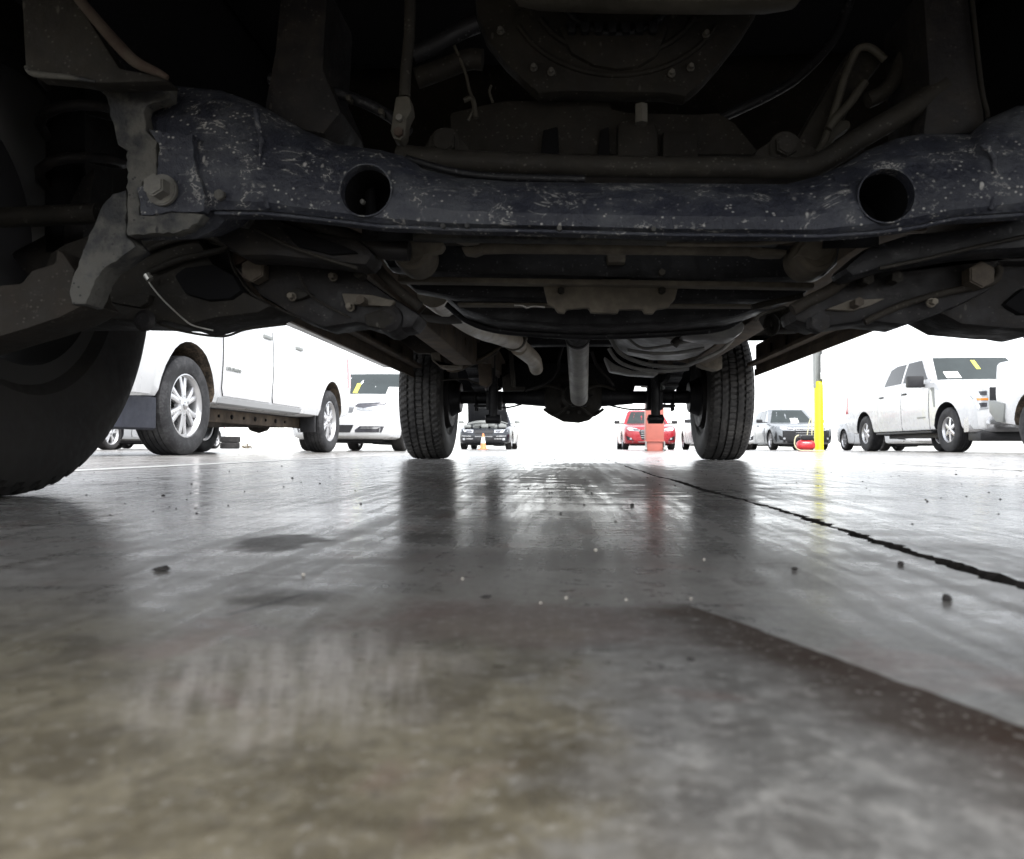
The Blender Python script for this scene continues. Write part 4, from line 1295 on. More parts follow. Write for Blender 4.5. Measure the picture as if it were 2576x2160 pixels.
# wheel liners
for s in (-1, 1):
    for yc, zt in ((.95, .0), (4.42, .0)):
        bm = bmesh.new()
        xi, xo = .06 + s * .64, .06 + s * .985
        rows = []
        for k in range(15):
            th = R(32) + (math.pi - R(64)) * k / 14
            y, z = yc + .5 * math.cos(th), .36 + .5 * math.sin(th)
            rows.append([bm.verts.new((xi, y, z)), bm.verts.new((xo, y, z)), bm.verts.new((xo, yc + .52 * math.cos(th), .36 + .52 * math.sin(th))), bm.verts.new((xi, yc + .52 * math.cos(th), .36 + .52 * math.sin(th)))])
        for a, b in zip(rows[:-1], rows[1:]):
            for k in range(4): bm.faces.new([a[k], a[(k + 1) % 4], b[(k + 1) % 4], b[k]])
        tp('wheel_liner', bm, M_['black_plastic'])
# rocker panels with pinch flange
for s, x0 in ((-1, -.835), (1, .975)):
    bm = bmesh.new()
    xo = x0
    add_box(bm, min(xo, xo + s * .085), max(xo, xo + s * .085), 1.44, 4.03, .475, .61, .012)
    add_box(bm, xo - .004, xo + .004, 1.44, 4.03, .445, .48)
    add_box(bm, xo - s * .03 - .02, xo - s * .03 + .02, 1.46, 4.0, .492, .512, .006)
    for k in range(9):
        add_box(bm, xo - s * .012 - .004, xo - s * .012 + .004, 1.6 + k * .26, 1.64 + k * .26, .50, .57)
    tp('rocker_panel', bm, M_['rail'])
# frame rails
for s, x0 in ((-1, -.50), (1, .60)):
    bm = bmesh.new()
    xa, xb = (x0, x0 + .08) if s < 0 else (x0 - .08, x0)
    add_box(bm, xa, xb, 1.30, 3.3, .43, .57, .008)
    t = bmesh.new()
    P = [Vector((xa, 3.3, .43)), Vector((xa, 3.8, .50)), Vector((xa, 4.6, .53)), Vector((xa, 5.5, .50)), Vector((xa, 5.5, .62)), Vector((xa, 4.6, .66)), Vector((xa, 3.8, .63)), Vector((xa, 3.3, .57))]
    merge(bm, prism(P, (xb - xa, 0, 0), .006))
    add_box(bm, xa - .03 if s < 0 else xb, xa if s < 0 else xb + .03, 1.8, 2.1, .47, .53, .01)
    for k in range(6): add_cyl(bm, ((xb if s < 0 else xa) - .003, 1.55 + .3 * k, .50), ((xb if s < 0 else xa) + .003, 1.55 + .3 * k, .50), .016, seg=16)
    tp('frame_rail', bm, M_['rail'])

# front tyres -------------------------------------------------------------------------------
XL, XR = -.818, .868
for xw, s, st in ((XL - .012, -1, R(6)), (XR, 1, R(5))):
    wheel(T, xw, .95, 0.372, .245, .225, s, 6, True, True, 240, 'tyre_shaded', 'wheel_dirty', steer=st, world=True)
for xw, s in ((XL + .005, -1), (XR, 1)):
    wheel(T, xw, 4.42, 0.372, .245, .225, s, 6, True, True, 264, 'tyre_rear', 'wheel_dirty', world=True)

# front crossmember ---------------------------------------------------------------------------
YC = .70
UP = [(300, 250), (429, 214), (557, 227), (651, 261), (763, 326), (850, 362), (957, 377), (1021, 394), (1064, 424), (1150, 446), (1279, 456), (1500, 460), (1750, 461), (1976, 463), (2062, 441), (2126, 411), (2182, 377), (2255, 347), (2319, 336), (2440, 337), (2482, 300), (2559, 266), (2760, 250)]
LO = [(300, 560), (319, 589), (450, 585), (510, 557), (531, 533), (669, 534), (850, 553), (957, 566), (1150, 574), (1364, 578), (1676, 587), (1933, 589), (2062, 591), (2190, 583), (2297, 570), (2405, 546), (2490, 542), (2576, 536), (2760, 527)]
def interp(T_, u):
    for (a, b), (c, d) in zip(T_[:-1], T_[1:]):
        if a <= u <= c: return b + (d - b) * (u - a) / (c - a)
    return T_[-1][1] if u > T_[-1][0] else T_[0][1]
secs = []
us = sorted(set([322, 2755] + list(range(340, 2750, 24)) + [q[0] for q in UP + LO if 330 < q[0] < 2750]))
for u in us:
    vt, vb = interp(UP, u), interp(LO, u)
    ring = []
    for t, dy in ((0, .020), (.02, .006), (.10, .0), (.35, -.002), (.55, .003), (.74, .012), (.88, .024), (.97, .040), (1.0, .055)):
        p = at(u, vb + (vt - vb) * t, YC + dy)
        ring.append(Vector((p.x, YC + dy, p.z)))
    p = at(u, vt, YC + .055); ring.append(Vector((p.x, YC + .09, p.z - .004)))
    p = at(u, vb, YC); ring.append(Vector((p.x, YC + .09, p.z + .022))); ring.append(Vector((p.x, YC + .03, p.z + .002)))
    secs.append(ring)
bm = loft(secs)
cs = []
for hu, hv in ((921, 480), (2228, 493)):
    p = at(hu, hv, YC)
    t = bmesh.new()
    add_cyl(t, (p.x, YC - .2, p.z), (p.x, YC + .4, p.z), 66 * YC / F_PX, seg=48)
    cs.append(t)
bm = boolean(bm, cs)
hc = [(at(hu, hv, YC), 66 * YC / F_PX) for hu, hv in ((921, 480), (2228, 493))]
for f in bm.faces:
    for p, r in hc:
        if all(math.hypot(v.co.x - p.x, v.co.z - p.z) < r * 1.01 for v in f.verts): f.material_index = 1  # hole walls coloured black to give the shade inside
xm = tp('front_crossmember', bm, [M_['cross'], M_['void']], angle=30)
for hu, hv in ((921, 480), (2228, 493)):
    p = at(hu, hv, YC); r = 66 * YC / F_PX
    bm = bmesh.new()
    add_lathe(bm, [(YC + .004, r + .0015), (YC - .0025, r + .0012), (YC - .0025, r), (YC + .010, r - .0006), (YC + .010, r + .0015)], (p.x, 0, p.z), 'y', 48, close=True)
    o = link_mesh('hole_flange', bm_mesh('hole_flange', bm, M_['cross'], angle=40), xm)
    bm = bmesh.new()
    add_cyl(bm, (p.x - .01, YC + .06, p.z - .024), (p.x - .012, YC + .06, p.z + .026), .006, seg=10)
    add_box(bm, p.x - .027, p.x + .027, YC + .083, YC + .088, p.z - .024, p.z + .026)  # added black backing, imitates the shade of the hollow beam
    o = link_mesh('hole_shade', bm_mesh('hole_shade', bm, M_['void'], angle=40), xm)
# weld seams and rolled lower lip
bm = bmesh.new()
lip = [at(u, interp(LO, u) + 3, YC + .004) for u in range(540, 2740, 30)]
add_tube(bm, lip, .0018, 8, 1)
link_mesh('lower_lip', bm_mesh('lower_lip', bm, M_['cross'], angle=50), xm)
for c_, L_ in ((1, [(1150, 800), (1165, 1000), (1200, 1150), (1210, 1230)]), (1, [(1500, 640), (1530, 800), (1520, 1000), (1560, 1100), (1570, 1225)]), (3, [(1850, 850), (1930, 950), (1900, 1230)])):
    sp = smooth_path(pts(c_, L_, YC + .0015), 8)
    bm = bmesh.new()
    add_tube(bm, [q + Vector((random.uniform(-.0012, .0012), 0, 0)) for q in sp], [random.uniform(.0016, .0034) for q in sp], 8, 1)
    link_mesh('weld_seam', bm_mesh('weld_seam', bm, M_['cross'], angle=50), xm)

# left mounting bracket: worn, dusty
plate('mounting_bracket', 1, [(545, 480), (700, 468), (990, 480), (1000, 570), (850, 620), (850, 760), (925, 830), (915, 1040), (830, 1060), (810, 1260), (1000, 1240), (1190, 1250), (1160, 1310), (1050, 1365), (745, 1378), (745, 880), (690, 850), (665, 740), (620, 570)], YC - .005, .014, M_['worn'], .0012, rough=.0013)
plate('bracket_patch', 1, [(870, 760), (1130, 790), (1150, 1000), (1200, 1150), (1190, 1240), (1010, 1245), (830, 1265), (800, 1100), (925, 1060), (930, 840)], YC - .008, .012, M_['cross'], .0012, rough=.0012)
bolt(1, 962, 1122, YC - .009, 96, 'bolt', depth=.02)
plate('gusset_plate', 1, [(125, -60), (148, 400), (200, 440), (400, 458), (560, 485), (990, 475), (975, 455), (920, 440), (700, 400), (560, 180), (420, -60)], YC - .045, .02, M_['dusty'], .004)
ptube('gusset_flange', 1, [(420, -60), (560, 110), (700, 270), (800, 365), (930, 425), (985, 455)], [.0045, .0050, .0055, .0052, .0035, .002], M_['rust'], YC - .05, sm=4)
ptube('gusset_lip', 1, [(150, 390), (200, 432), (400, 452), (560, 478)], [.0015, .003, .0025, .001], M_['worn'], YC - .05, sm=4)
plate('skid_bracket', 1, [(745, 1108), (660, 1130), (600, 1200), (520, 1370), (450, 1560), (400, 1700), (420, 1790), (500, 1790), (560, 1640), (620, 1570), (740, 1490), (800, 1440), (740, 1390)], YC + .004, .03, M_['worn'], .003, rough=.0008)
# tie rod far left and knuckle arm
ptube('tie_rod', 1, [(-300, 1290), (580, 1252)], .0125, M_['dusty'], .88, sm=1)
plate('knuckle_arm', 4, [(-300, 440), (0, 385), (120, 375), (180, 300), (320, 255), (325, 165), (370, 200), (440, 300), (430, 330), (460, 450), (520, 495), (350, 580), (160, 645), (-300, 780)], .71, .06, M_['arm_brown'], .012)
plate('spring_perch', 4, [(40, 200), (300, 60), (380, -60), (470, -250), (560, -330), (520, 0), (440, 280), (180, 380)], .98, .05, M_['black_arm'], .01)
# suspension left: lower control arm
plate('control_arm', 4, [(-300, 660), (160, 630), (350, 575), (500, 495), (560, 300), (640, 250), (800, 195), (1000, 120), (1200, 95), (1330, 160), (1400, 300), (1520, 470), (1770, 585), (1680, 625), (1450, 652), (1290, 697), (1190, 668), (870, 660), (480, 665), (160, 700), (-300, 720)], .86, .09, M_['dusty'], .010, back=True)
plate('pocket_shade', 4, [(1010, 330), (1080, 280), (1250, 260), (1370, 330), (1420, 420), (1350, 470), (1220, 480), (1080, 440)], .852, .02, M_['void'], .006)  # black plate laid on the arm as the shade of its cavity
plate('arm_rib', 4, [(600, 480), (760, 440), (880, 440), (870, 490), (820, 520), (700, 500)], .85, .02, M_['dusty'], .004)
bm = bmesh.new(); add_lathe(bm, [(.855, .0), (.85, .012), (.846, .013), (.842, .008), (.842, .0)][1:4], Vector((at(*cp(4, 860, 600), .85).x, 0, at(*cp(4, 860, 600), .85).z)), 'y', 24); tp('ball_joint', bm, M_['black_arm'])
ptube('brake_line', 4, [(858, 322), (880, 380), (960, 478), (1080, 590), (1140, 628), (1250, 655)], .0009, M_['bare'], .846)
bm = bmesh.new(); p = at(*cp(4, 862, 328), .842); add_cyl(bm, p, p + Vector((.004, 0, -.006)), .0045, seg=10); tp('brake_fitting', bm, M_['bare'])
ptube('arm_edge', 4, [(620, 262), (800, 205), (1000, 130), (1200, 100), (1330, 165), (1180, 210), (1050, 240), (880, 310)], .004, M_['dusty'], .852)

# left forward link plates below the crossmember
plate('strut_link', 1, [(1190, 1225), (1400, 1230), (1560, 1260), (1800, 1350), (2100, 1400), (2200, 1480), (2150, 1560), (1900, 1530), (1600, 1500), (1400, 1500), (1320, 1440), (1200, 1340)], .80, .05, M_['black_arm'], .008)
plate('lower_link', 4, [(1195, 20), (1400, 40), (1500, 100), (1760, 190), (2000, 270), (2120, 330), (2290, 450), (2470, 560), (2420, 640), (2250, 655), (2100, 610), (1900, 640), (1760, 590), (1520, 450), (1430, 330), (1370, 290), (1370, 190), (1200, 100)], .88, .06, M_['black_arm'], .008)
ptube('stabilizer_bar', 5, [(-850, -60), (-500, -60), (-200, 10), (0, 90), (200, 170), (420, 190)], .011, M_['black_arm'], .82)
ptube('link_edge', 5, [(60, 190), (180, 235), (280, 340), (370, 430), (480, 515)], .006, M_['arm_brown'], .875)
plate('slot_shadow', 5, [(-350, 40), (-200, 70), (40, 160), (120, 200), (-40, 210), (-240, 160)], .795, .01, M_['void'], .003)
bolt(4, 1520, 320, .875, 75, 'bolt_rust', washer=False, depth=.02)
plate('bolt_plate', 4, [(1370, 170), (1480, 130), (1490, 200), (1450, 240), (1370, 280)], .872, .01, M_['rust'], .002)
plate('washer_plate', 5, [(20, 435), (200, 445), (335, 480), (310, 515), (40, 500)], .872, .012, M_['dusty_lit'], .002)
bolt(5, 155, 490, .870, 28, 'bolt_rust', washer=False)
bolt(5, 145, 335, .872, 34, 'dusty', washer=False)
bm = bmesh.new(); add_lathe(bm, [(.872, .004), (.870, .010), (.874, .016), (.885, .018), (.93, .018)], Vector((at(*cp(5, 290, 580), .87).x, 0, at(*cp(5, 290, 580), .87).z)), 'y', 32); tp('bushing', bm, M_['black_arm'])
# right side mirror pieces
plate('lower_link', 6, [(2300, 130), (2000, 200), (1500, 180), (1250, 290), (1080, 330), (830, 470), (740, 530), (760, 600), (900, 640), (1180, 600), (1400, 625), (1700, 520), (1900, 420), (1960, 330), (1960, 250), (2300, 260)], .88, .06, M_['black_arm'], .008)
plate('strut_link', 6, [(2300, -60), (2000, 10), (1750, 60), (1450, 80), (1180, 170), (1040, 290), (1100, 340), (1350, 260), (1800, 190), (2300, 160)], .80, .05, M_['black_frame'], .008)
ptube('link_edge', 6, [(1180, 250), (1080, 330), (960, 420), (840, 480), (740, 535)], .007, M_['arm_brown'], .872)
ptube('link_edge', 6, [(1165, 605), (1400, 500), (1650, 430), (1900, 380), (1955, 310), (1940, 275)], .004, M_['arm_brown'], .872)
plate('washer_plate', 6, [(940, 530), (1080, 475), (1290, 465), (1200, 510), (1090, 540)], .872, .012, M_['dusty_lit'], .002)
bolt(6, 1100, 505, .868, 28, 'bolt_rust', washer=False)
bolt(6, 1800, 350, .872, 75, 'bolt_rust', washer=False, depth=.02)
bolt(6, 1320, 360, .872, 36, 'dusty', washer=False)
bolt(6, 1150, 370, .872, 36, 'dusty', washer=False)
bolt(6, 875, 620, .86, 60, 'black_arm', washer=False)
plate('control_arm', 6, [(1350, 600), (1400, 625), (1520, 690), (1800, 715), (1850, 715), (1960, 735), (2020, 700), (2500, 705), (2700, 400), (2300, 100), (2000, 150), (1800, 300), (1500, 450)], .90, .09, M_['black_arm'], .010, back=True)
plate('pocket_shade', 6, [(1980, 500), (2100, 400), (2300, 420), (2300, 560), (2080, 560)], .892, .02, M_['void'], .006)  # black plate again imitates the shade in the arm's cavity

for c_, L_, r_, Y_ in ((4, [(1195, 30), (1230, 130), (1330, 170), (1370, 290), (1440, 400), (1540, 480), (1760, 585)], .0022, .868),
                       (4, [(1500, 60), (1700, 160), (1900, 230), (2100, 290)], .003, .79),
                       (4, [(1750, 310), (1790, 400), (1850, 470), (2050, 580)], .0022, .866),
                       (4, [(900, 600), (1050, 655), (1300, 690), (1450, 648), (1680, 618)], .0022, .872),
                       (6, [(1250, 290), (1500, 240), (1800, 170), (2300, 60)], .003, .79),
                       (6, [(700, 520), (560, 560), (520, 600)], .003, .9)):
    ptube('pressed_edge', c_, L_, r_ * .7, M_['dusty'], Y_, seg=8)
for c_, x_, y_ in ((4, 1960, 345), (4, 1720, 460), (4, 2060, 520), (6, 1550, 495), (6, 900, 600), (6, 1020, 330)):
    bolt(c_, x_, y_, .872, 26, 'dusty_lit', washer=True, depth=.012)
plate('stiffener', 4, [(1660, 440), (1740, 400), (1830, 440), (1760, 470), (1690, 475)], .87, .012, M_['dusty'], .002)
plate('stiffener', 4, [(2130, 560), (2250, 520), (2330, 590), (2260, 650), (2150, 630)], .87, .02, M_['dusty'], .004)
plate('stiffener', 1, [(1190, 1240), (1320, 1245), (1480, 1270), (1440, 1330), (1260, 1300)], .79, .012, M_['worn'], .002)
# centre crossbars behind ---------------------------------------------------------------------
def bar(name, c, xa, ya, xb, yb, hpx, Y, th, mat, bevel=.004, tilt=0.0):
    return plate(name, c, [(xa, ya), (xb, yb), (xb, yb + hpx), (xa, ya + hpx)], Y, th, mat, bevel, tilt=tilt)
bar('flange_strip', 5, 420, 78, 2600, 108, 34, .83, .02, M_['worn'], .002)
ptube('steering_rod', 5, [(800, 178), (1000, 172), (2050, 180), (2480, 186)], .0068, M_['dusty_lit'], .90, sm=1)
plate('rod_end', 5, [(650, 60), (760, 95), (830, 100), (820, 130), (740, 140), (670, 115)], .86, .02, M_['dusty_lit'], .004)
plate('rod_end', 5, [(720, 160), (850, 160), (850, 190), (800, 208), (740, 200)], .89, .02, M_['dusty_lit'], .004)
plate('rod_end', 6, [(490, 165), (620, 170), (720, 180), (700, 215), (560, 215), (500, 200)], .89, .02, M_['dusty_lit'], .004)
plate('rod_end', 6, [(560, 95), (760, 90), (800, 110), (700, 125), (580, 120)], .86, .02, M_['dusty_lit'], .004)
plate('rear_crossmember', 5, [(250, 190), (2100, 195), (2900, 190), (2880, 300), (2800, 380), (2100, 400), (1200, 375), (600, 355), (330, 330)], 1.00, .04, M_['black_frame'], .010, back=True)
bar('crossmember_flange', 5, 350, 335, 2800, 372, 34, .985, .02, M_['dusty_lit'], .003)
plate('second_crossmember', 5, [(390, 375), (2750, 405), (2700, 470), (2600, 510), (1900, 510), (1200, 500), (700, 490), (480, 450)], 1.06, .04, M_['black_frame'], .010, back=True)
bar('crossmember_flange', 5, 700, 490, 2550, 500, 16, 1.05, .02, M_['dusty_lit'], .002)
plate('tube_bracket', 5, [(1580, 195), (1690, 195), (1690, 255), (1580, 255)], .975, .02, M_['dusty_lit'], .003)
plate('mounting_plate', 5, [(1205, 390), (1520, 380), (1545, 350), (1720, 350), (1725, 385), (2000, 395), (1980, 470), (1940, 520), (1870, 530), (1850, 558), (1800, 555), (1790, 530), (1650, 530), (1645, 555), (1485, 550), (1470, 520), (1340, 530), (1330, 555), (1290, 550), (1270, 520), (1230, 500)], 1.0, .012, M_['dusty_lit'], .003)
bolt(5, 1310, 425, 1.0, 22, 'dusty', washer=False, depth=.008); bolt(5, 1900, 425, 1.0, 22, 'dusty', washer=False, depth=.008)
bolt(5, 1900, 320, .99, 20, 'bolt', washer=False, depth=.008)
# bushings at either end of the steering gear
for c, cx, cy, poly in ((5, 440, 225, [(375, 92), (440, 60), (540, 75), (585, 90), (625, 150), (600, 185), (540, 200), (440, 235), (420, 140)]),
                        (6, 870, 235, [(850, 100), (900, 85), (1030, 90), (1045, 115), (980, 150), (990, 200), (880, 240), (760, 210), (800, 150)])):
    plate('bushing_bracket', c, poly, .865, .02, M_['dusty_lit'], .003)
    p = at(*cp(c, cx, cy - 30), .88)
    bm = bmesh.new()
    k = KS * .88 / F_PX
    add_lathe(bm, [(.868, 40 * k), (.866, 88 * k), (.870, 92 * k), (.872, 112 * k), (.882, 122 * k), (.92, 122 * k)], Vector((p.x, 0, p.z)), 'y', 40)
    tp('bushing', bm, M_['dusty_lit'])
plate('crossmember_pan', 5, [(640, 490), (2640, 490), (2500, 560), (2250, 640), (1950, 668), (1600, 684), (1350, 682), (950, 652), (760, 592)], 1.12, .10, M_['black_frame'], .03, back=True)
ptube('pan_edge', 5, [(640, 500), (760, 594), (950, 655), (1350, 685), (1600, 687), (1950, 671), (2250, 640), (2400, 560), (2480, 510)], .006, M_['black_frame'], 1.215)
ptube('bracket_edge', 6, [(500, 520), (620, 490), (720, 470), (800, 450)], .004, M_['dusty'], 1.0)
plate('hanger_bracket', 6, [(560, 520), (740, 510), (800, 560), (820, 650), (640, 655), (600, 600)], 1.25, .05, M_['arm_brown'], .006)
ptube('tow_eye', 6, [(590, 640), (595, 600), (620, 580), (642, 605), (640, 645), (615, 668), (590, 640)], .006, M_['dusty'], 1.2, sm=5)
plate('body_mount', 5, [(470, 560), (560, 470), (640, 500), (700, 570), (600, 575)], 1.5, .1, M_['arm_brown'], .006)
ptube('bare_edge', 5, [(1035, 508), (1080, 508), (1110, 520), (1150, 512), (1215, 518)], .0016, M_['bare'], 1.045)
# small bolt heads on crossmember
bolt(1, 1300, 1150, YC - .001, 34, 'worn', washer=False, depth=.006)

# upper parts: oil pan, bell housing, gear housing ------------------------------------------------
plate('oil_pan', 2, [(1005, -120), (1020, 0), (1050, 60), (1200, 85), (1600, 100), (2100, 105), (2500, 103), (2670, 80), (2720, 0), (2740, -120)], .78, .03, M_['dusty_light'], .010, back=True)
plate('bell_housing', 2, [(800, -60), (830, 160), (880, 300), (990, 440), (1130, 575), (1180, 620), (1340, 605), (1560, 610), (1900, 615), (2020, 640), (2110, 560), (2210, 450), (2350, 270), (2430, 140), (2450, -60)], .88, .03, M_['dusty'], .010, back=True)
for rpx, mat, w, y0 in ((640, 'dusty', .0032, .879), (500, 'dusty', .0035, .879), (330, 'black_frame', .0045, .876)):
    P = []
    for k in range(13):
        th = R(205 + 130 * k / 12)
        P.append((1640 + rpx * 1.0 * math.cos(th), -60 - rpx * math.sin(th) * .78, y0))
    ptube('casting_rib', 2, P, w, M_[mat], sm=2)
plate('casting_recess', 2, [(1280, 140), (1950, 140), (1880, 320), (1760, 390), (1640, 405), (1500, 380), (1370, 310)], .874, .02, M_['dusty'], .006)
for k in range(7):
    plate('casting_tooth', 2, [(1340 + k * 80, 120), (1400 + k * 80, 120), (1395 + k * 80, 185), (1350 + k * 80, 185)], .866, .012, M_['black_frame'], .002)
for x, y in ((1252, 425), (1958, 435), (955, 185), (2160, 205), (1150, 400), (2070, 400)):
    bolt(2, x, y, .878, 22, 'bolt', washer=True, depth=.008)
plate('gear_housing', 2, [(680, 720), (850, 680), (1000, 650), (1190, 655), (1230, 620), (1320, 620), (1340, 640), (1480, 640), (1500, 620), (1580, 635), (1600, 700), (1700, 720), (2100, 730), (2210, 720), (2300, 780), (2450, 960), (680, 960)], .92, .03, M_['dusty'], .008, back=True)
for x0, x1 in ((1185, 1300), (1520, 1600)):
    plate('gap_shade', 2, [(x0 + 20, 760), (x1 - 10, 740), (x1, 950), (x0, 950)], .912, .01, M_['void'], .002)  # black strips on the housing stand for shade between its ribs
plate('housing_boss', 2, [(1640, 720), (1700, 690), (1860, 700), (1880, 780), (1885, 950), (1640, 950)], .905, .03, M_['dusty'], .006)
plate('housing_cap', 2, [(1905, 760), (2120, 760), (2120, 950), (1905, 950)], .905, .03, M_['dusty'], .006)
bm = bmesh.new(); p = at(*cp(2, 1780, 665), .90); add_cyl(bm, p + Vector((0, 0, -.012)), p + Vector((0, 0, .01)), .008, seg=6); tp('drain_plug', bm, M_['bolt'])
# mounting ears with bolts
plate('mounting_ear', 2, [(470, 900), (540, 800), (600, 768), (660, 768), (720, 800), (830, 940), (600, 940)], .82, .03, M_['dusty'], .005)
bolt(2, 628, 850, .82, 100, 'dusty', depth=.012)
plate('mounting_ear', 3, [(465, 955), (540, 870), (640, 802), (750, 795), (860, 850), (960, 940), (800, 965)], .82, .03, M_['dusty'], .005)
bolt(3, 695, 868, .82, 92, 'dusty', depth=.012)
# coolant pipe running across
ptube('cross_pipe', 2, [(350, 905), (600, 935), (1100, 962), (1700, 978), (2400, 985), (2700, 988), (2830, 958), (3080, 800), (3360, 640), (3560, 500)], .0112, M_['dusty'], .79)
ptube('pipe_lip', 2, [(400, 930), (700, 1010), (1000, 1040), (1450, 1050)], .004, M_['black_frame'], .775)
# hanging rod with clevis, left of centre
ptube('shift_rod', 2, [(425, -100), (420, 200), (400, 400), (392, 570)], .0058, M_['dusty'], .74, sm=2)
plate('rod_clevis', 2, [(335, 560), (420, 555), (435, 640), (405, 700), (395, 790), (370, 825), (325, 815), (305, 760), (320, 660)], .735, .02, M_['dusty_light'], .006)
bolt(2, 365, 700, .735, 22, 'bolt', washer=False, depth=.006)
bolt(2, 360, 780, .735, 30, 'rust', washer=False, depth=.005)
ptube('rubber_hose', 2, [(440, 320), (560, 270), (700, 190), (820, 140)], .010, M_['black_frame'], .85)
ptube('rubber_hose', 2, [(460, 460), (600, 410), (760, 350), (850, 350)], .012, M_['dusty'], .87)
ptube('sensor_wire', 2, [(680, 260), (710, 330), (750, 430), (770, 520), (800, 620), (765, 705)], .0018, M_['dusty_light'], .86)
ptube('sensor_wire', 2, [(740, 590), (790, 580), (810, 690)], .003, M_['dusty_light'], .86)
ptube('sensor_wire', 2, [(900, 500), (890, 540), (910, 600)], .0015, M_['dusty_light'], .86)
for x, y in ((150, 1190), (760, 1330), (1300, 1345), (1850, 1350), (620, 1330)):
    bolt(2, x, y, YC + .002, 15, 'worn', washer=False, depth=.005)
ptube('wiring_loom', 2, [(-400, 460), (-150, 520), (100, 580), (300, 680), (420, 780)], .006, M_['black_frame'], .80)
ptube('wiring_loom', 3, [(300, 700), (600, 560), (800, 430), (1000, 200), (1100, -80)], .006, M_['black_frame'], .95)
for q in ((60, 570), (250, 650)):
    plate('cable_clip', 2, [(q[0] - 16, q[1] - 22), (q[0] + 16, q[1] - 16), (q[0] + 14, q[1] + 20), (q[0] - 16, q[1] + 14)], .785, .012, M_['dusty_light'], .002)
ptube('brake_line', 6, [(0, 150), (400, 150), (700, 130), (1000, 60), (1400, -60), (2100, -260)], .0022, M_['dusty_lit'], .80)
# right: strut, hydraulic lines
plate('steering_strut', 3, [(1090, 270), (1200, 255), (1290, 340), (1180, 480), (1080, 640), (960, 900), (870, 930), (770, 890), (780, 800), (900, 590)], .86, .04, M_['dusty'], .008)
ptube('hydraulic_line', 3, [(1285, 350), (1200, 280), (1130, 285), (1095, 340), (1040, 480), (960, 740), (895, 880), (780, 940)], .0042, M_['dusty_light'], .845)
ptube('hydraulic_line', 3, [(1165, 480), (1080, 600), (990, 700), (950, 760)], .0048, M_['dusty_light'], .84)
ptube('rubber_hose', 3, [(1180, 590), (1270, 545), (1350, 450), (1400, 330), (1500, 150), (1600, -60)], .0085, M_['dusty'], .84)
plate('valve_block', 3, [(1000, 700), (1080, 700), (1090, 740), (1000, 800), (940, 900), (900, 880), (950, 780)], .85, .02, M_['dusty_light'], .004)
ptube('hydraulic_line', 3, [(1390, 530), (1450, 620), (1470, 720), (1480, 800)], .0055, M_['dusty'], .86)
# dark towers that rise from the crossmember
plate('frame_tower', 1, [(1640, -100), (1600, 300), (1540, 620), (1600, 740), (1900, 790), (2010, 650), (1900, 400), (1930, -100)], .78, .10, M_['black_arm'], .01)
plate('frame_tower', 3, [(1500, -100), (1540, 500), (1500, 800), (1890, 780), (1880, 640), (1850, 500), (1780, -100)], .78, .10, M_['black_arm'], .01)
ptube('tower_edge', 3, [(1790, -60), (1850, 500), (1885, 650), (1885, 690)], .0022, M_['dusty'], .775, sm=3)
# left interior: spring and brake parts in the dark
bm = bmesh.new()
P = []
pc = at(*cp(1, 400, 760), .95)
for k in range(60):
    th = k * .5
    P.append((pc.x + .05 * math.cos(th), .98 + .05 * math.sin(th), pc.z - .10 + .0055 * k))
add_tube(bm, P, .007, 8, 1)
tp('coil_spring', bm, M_['black_arm'], angle=60)
ptube('shock_absorber', 1, [(380, 1500), (390, 300)], .024, M_['void'], 1.0, sm=1, seg=20)

# drivetrain behind ---------------------------------------------------------------------------
# driveshaft
bm = bmesh.new()
p0 = at(1453, 846, 3.10); p1 = at(1457, 1000, 4.12)
add_cyl(bm, p0, p1, .0475, .0475, 32)
ds = tp('driveshaft', bm, M_['shaft'], angle=40)
bm = bmesh.new()
dd = (p1 - p0).normalized()
add_cyl(bm, p0 - dd * 1.2, p0 - dd * .01, .0455, .050, 28)
add_cyl(bm, p1 + dd * .001, p1 + dd * .03, .050, .042, 28)
add_cyl(bm, p0 - dd * .012, p0 + dd * .012, .052, .052, 28)
for s in (-1, 1): add_box(bm, p1.x + s * .03 - .012, p1.x + s * .03 + .012, p1.y + .01, p1.y + .09, p1.z - .045, p1.z - .005, .005)
link_mesh('universal_joint', bm_mesh('universal_joint', bm, M_['black_arm'], angle=40), ds)
# axle + differential
AX = Vector((.03, 4.42, .361))
bm = bmesh.new()
add_cyl(bm, (AX.x - .80, AX.y, AX.z), (AX.x + .80, AX.y, AX.z), .037, seg=28)
for s in (-1, 1):
    add_cyl(bm, (AX.x + s * .16, AX.y, AX.z), (AX.x + s * .34, AX.y, AX.z), .055, .040, seg=28)
    add_cyl(bm, (AX.x + s * .66, AX.y, AX.z), (AX.x + s * .73, AX.y, AX.z), .085, .12, seg=28)
ax = tp('rear_axle', bm, M_['black_frame'], angle=40)
bm = bmesh.new()
add_lathe(bm, [(-.17, .05), (-.155, .085), (-.12, .112), (-.06, .143), (.03, .150), (.09, .135), (.13, .10), (.16, .06)], (AX.x, AX.y, AX.z - .0), 'x', 40)
add_cyl(bm, (AX.x, AX.y - .03, AX.z - .01), (AX.x + .0, AX.y - .27, AX.z - .005), .085, .052, 28, bevel=.006)
for k in range(10):
    th = 2 * math.pi * k / 10
    add_cyl(bm, (AX.x + .10 * math.cos(th), AX.y - .14, AX.z + .10 * math.sin(th)), (AX.x + .10 * math.cos(th), AX.y - .165, AX.z + .10 * math.sin(th)), .009, seg=6)
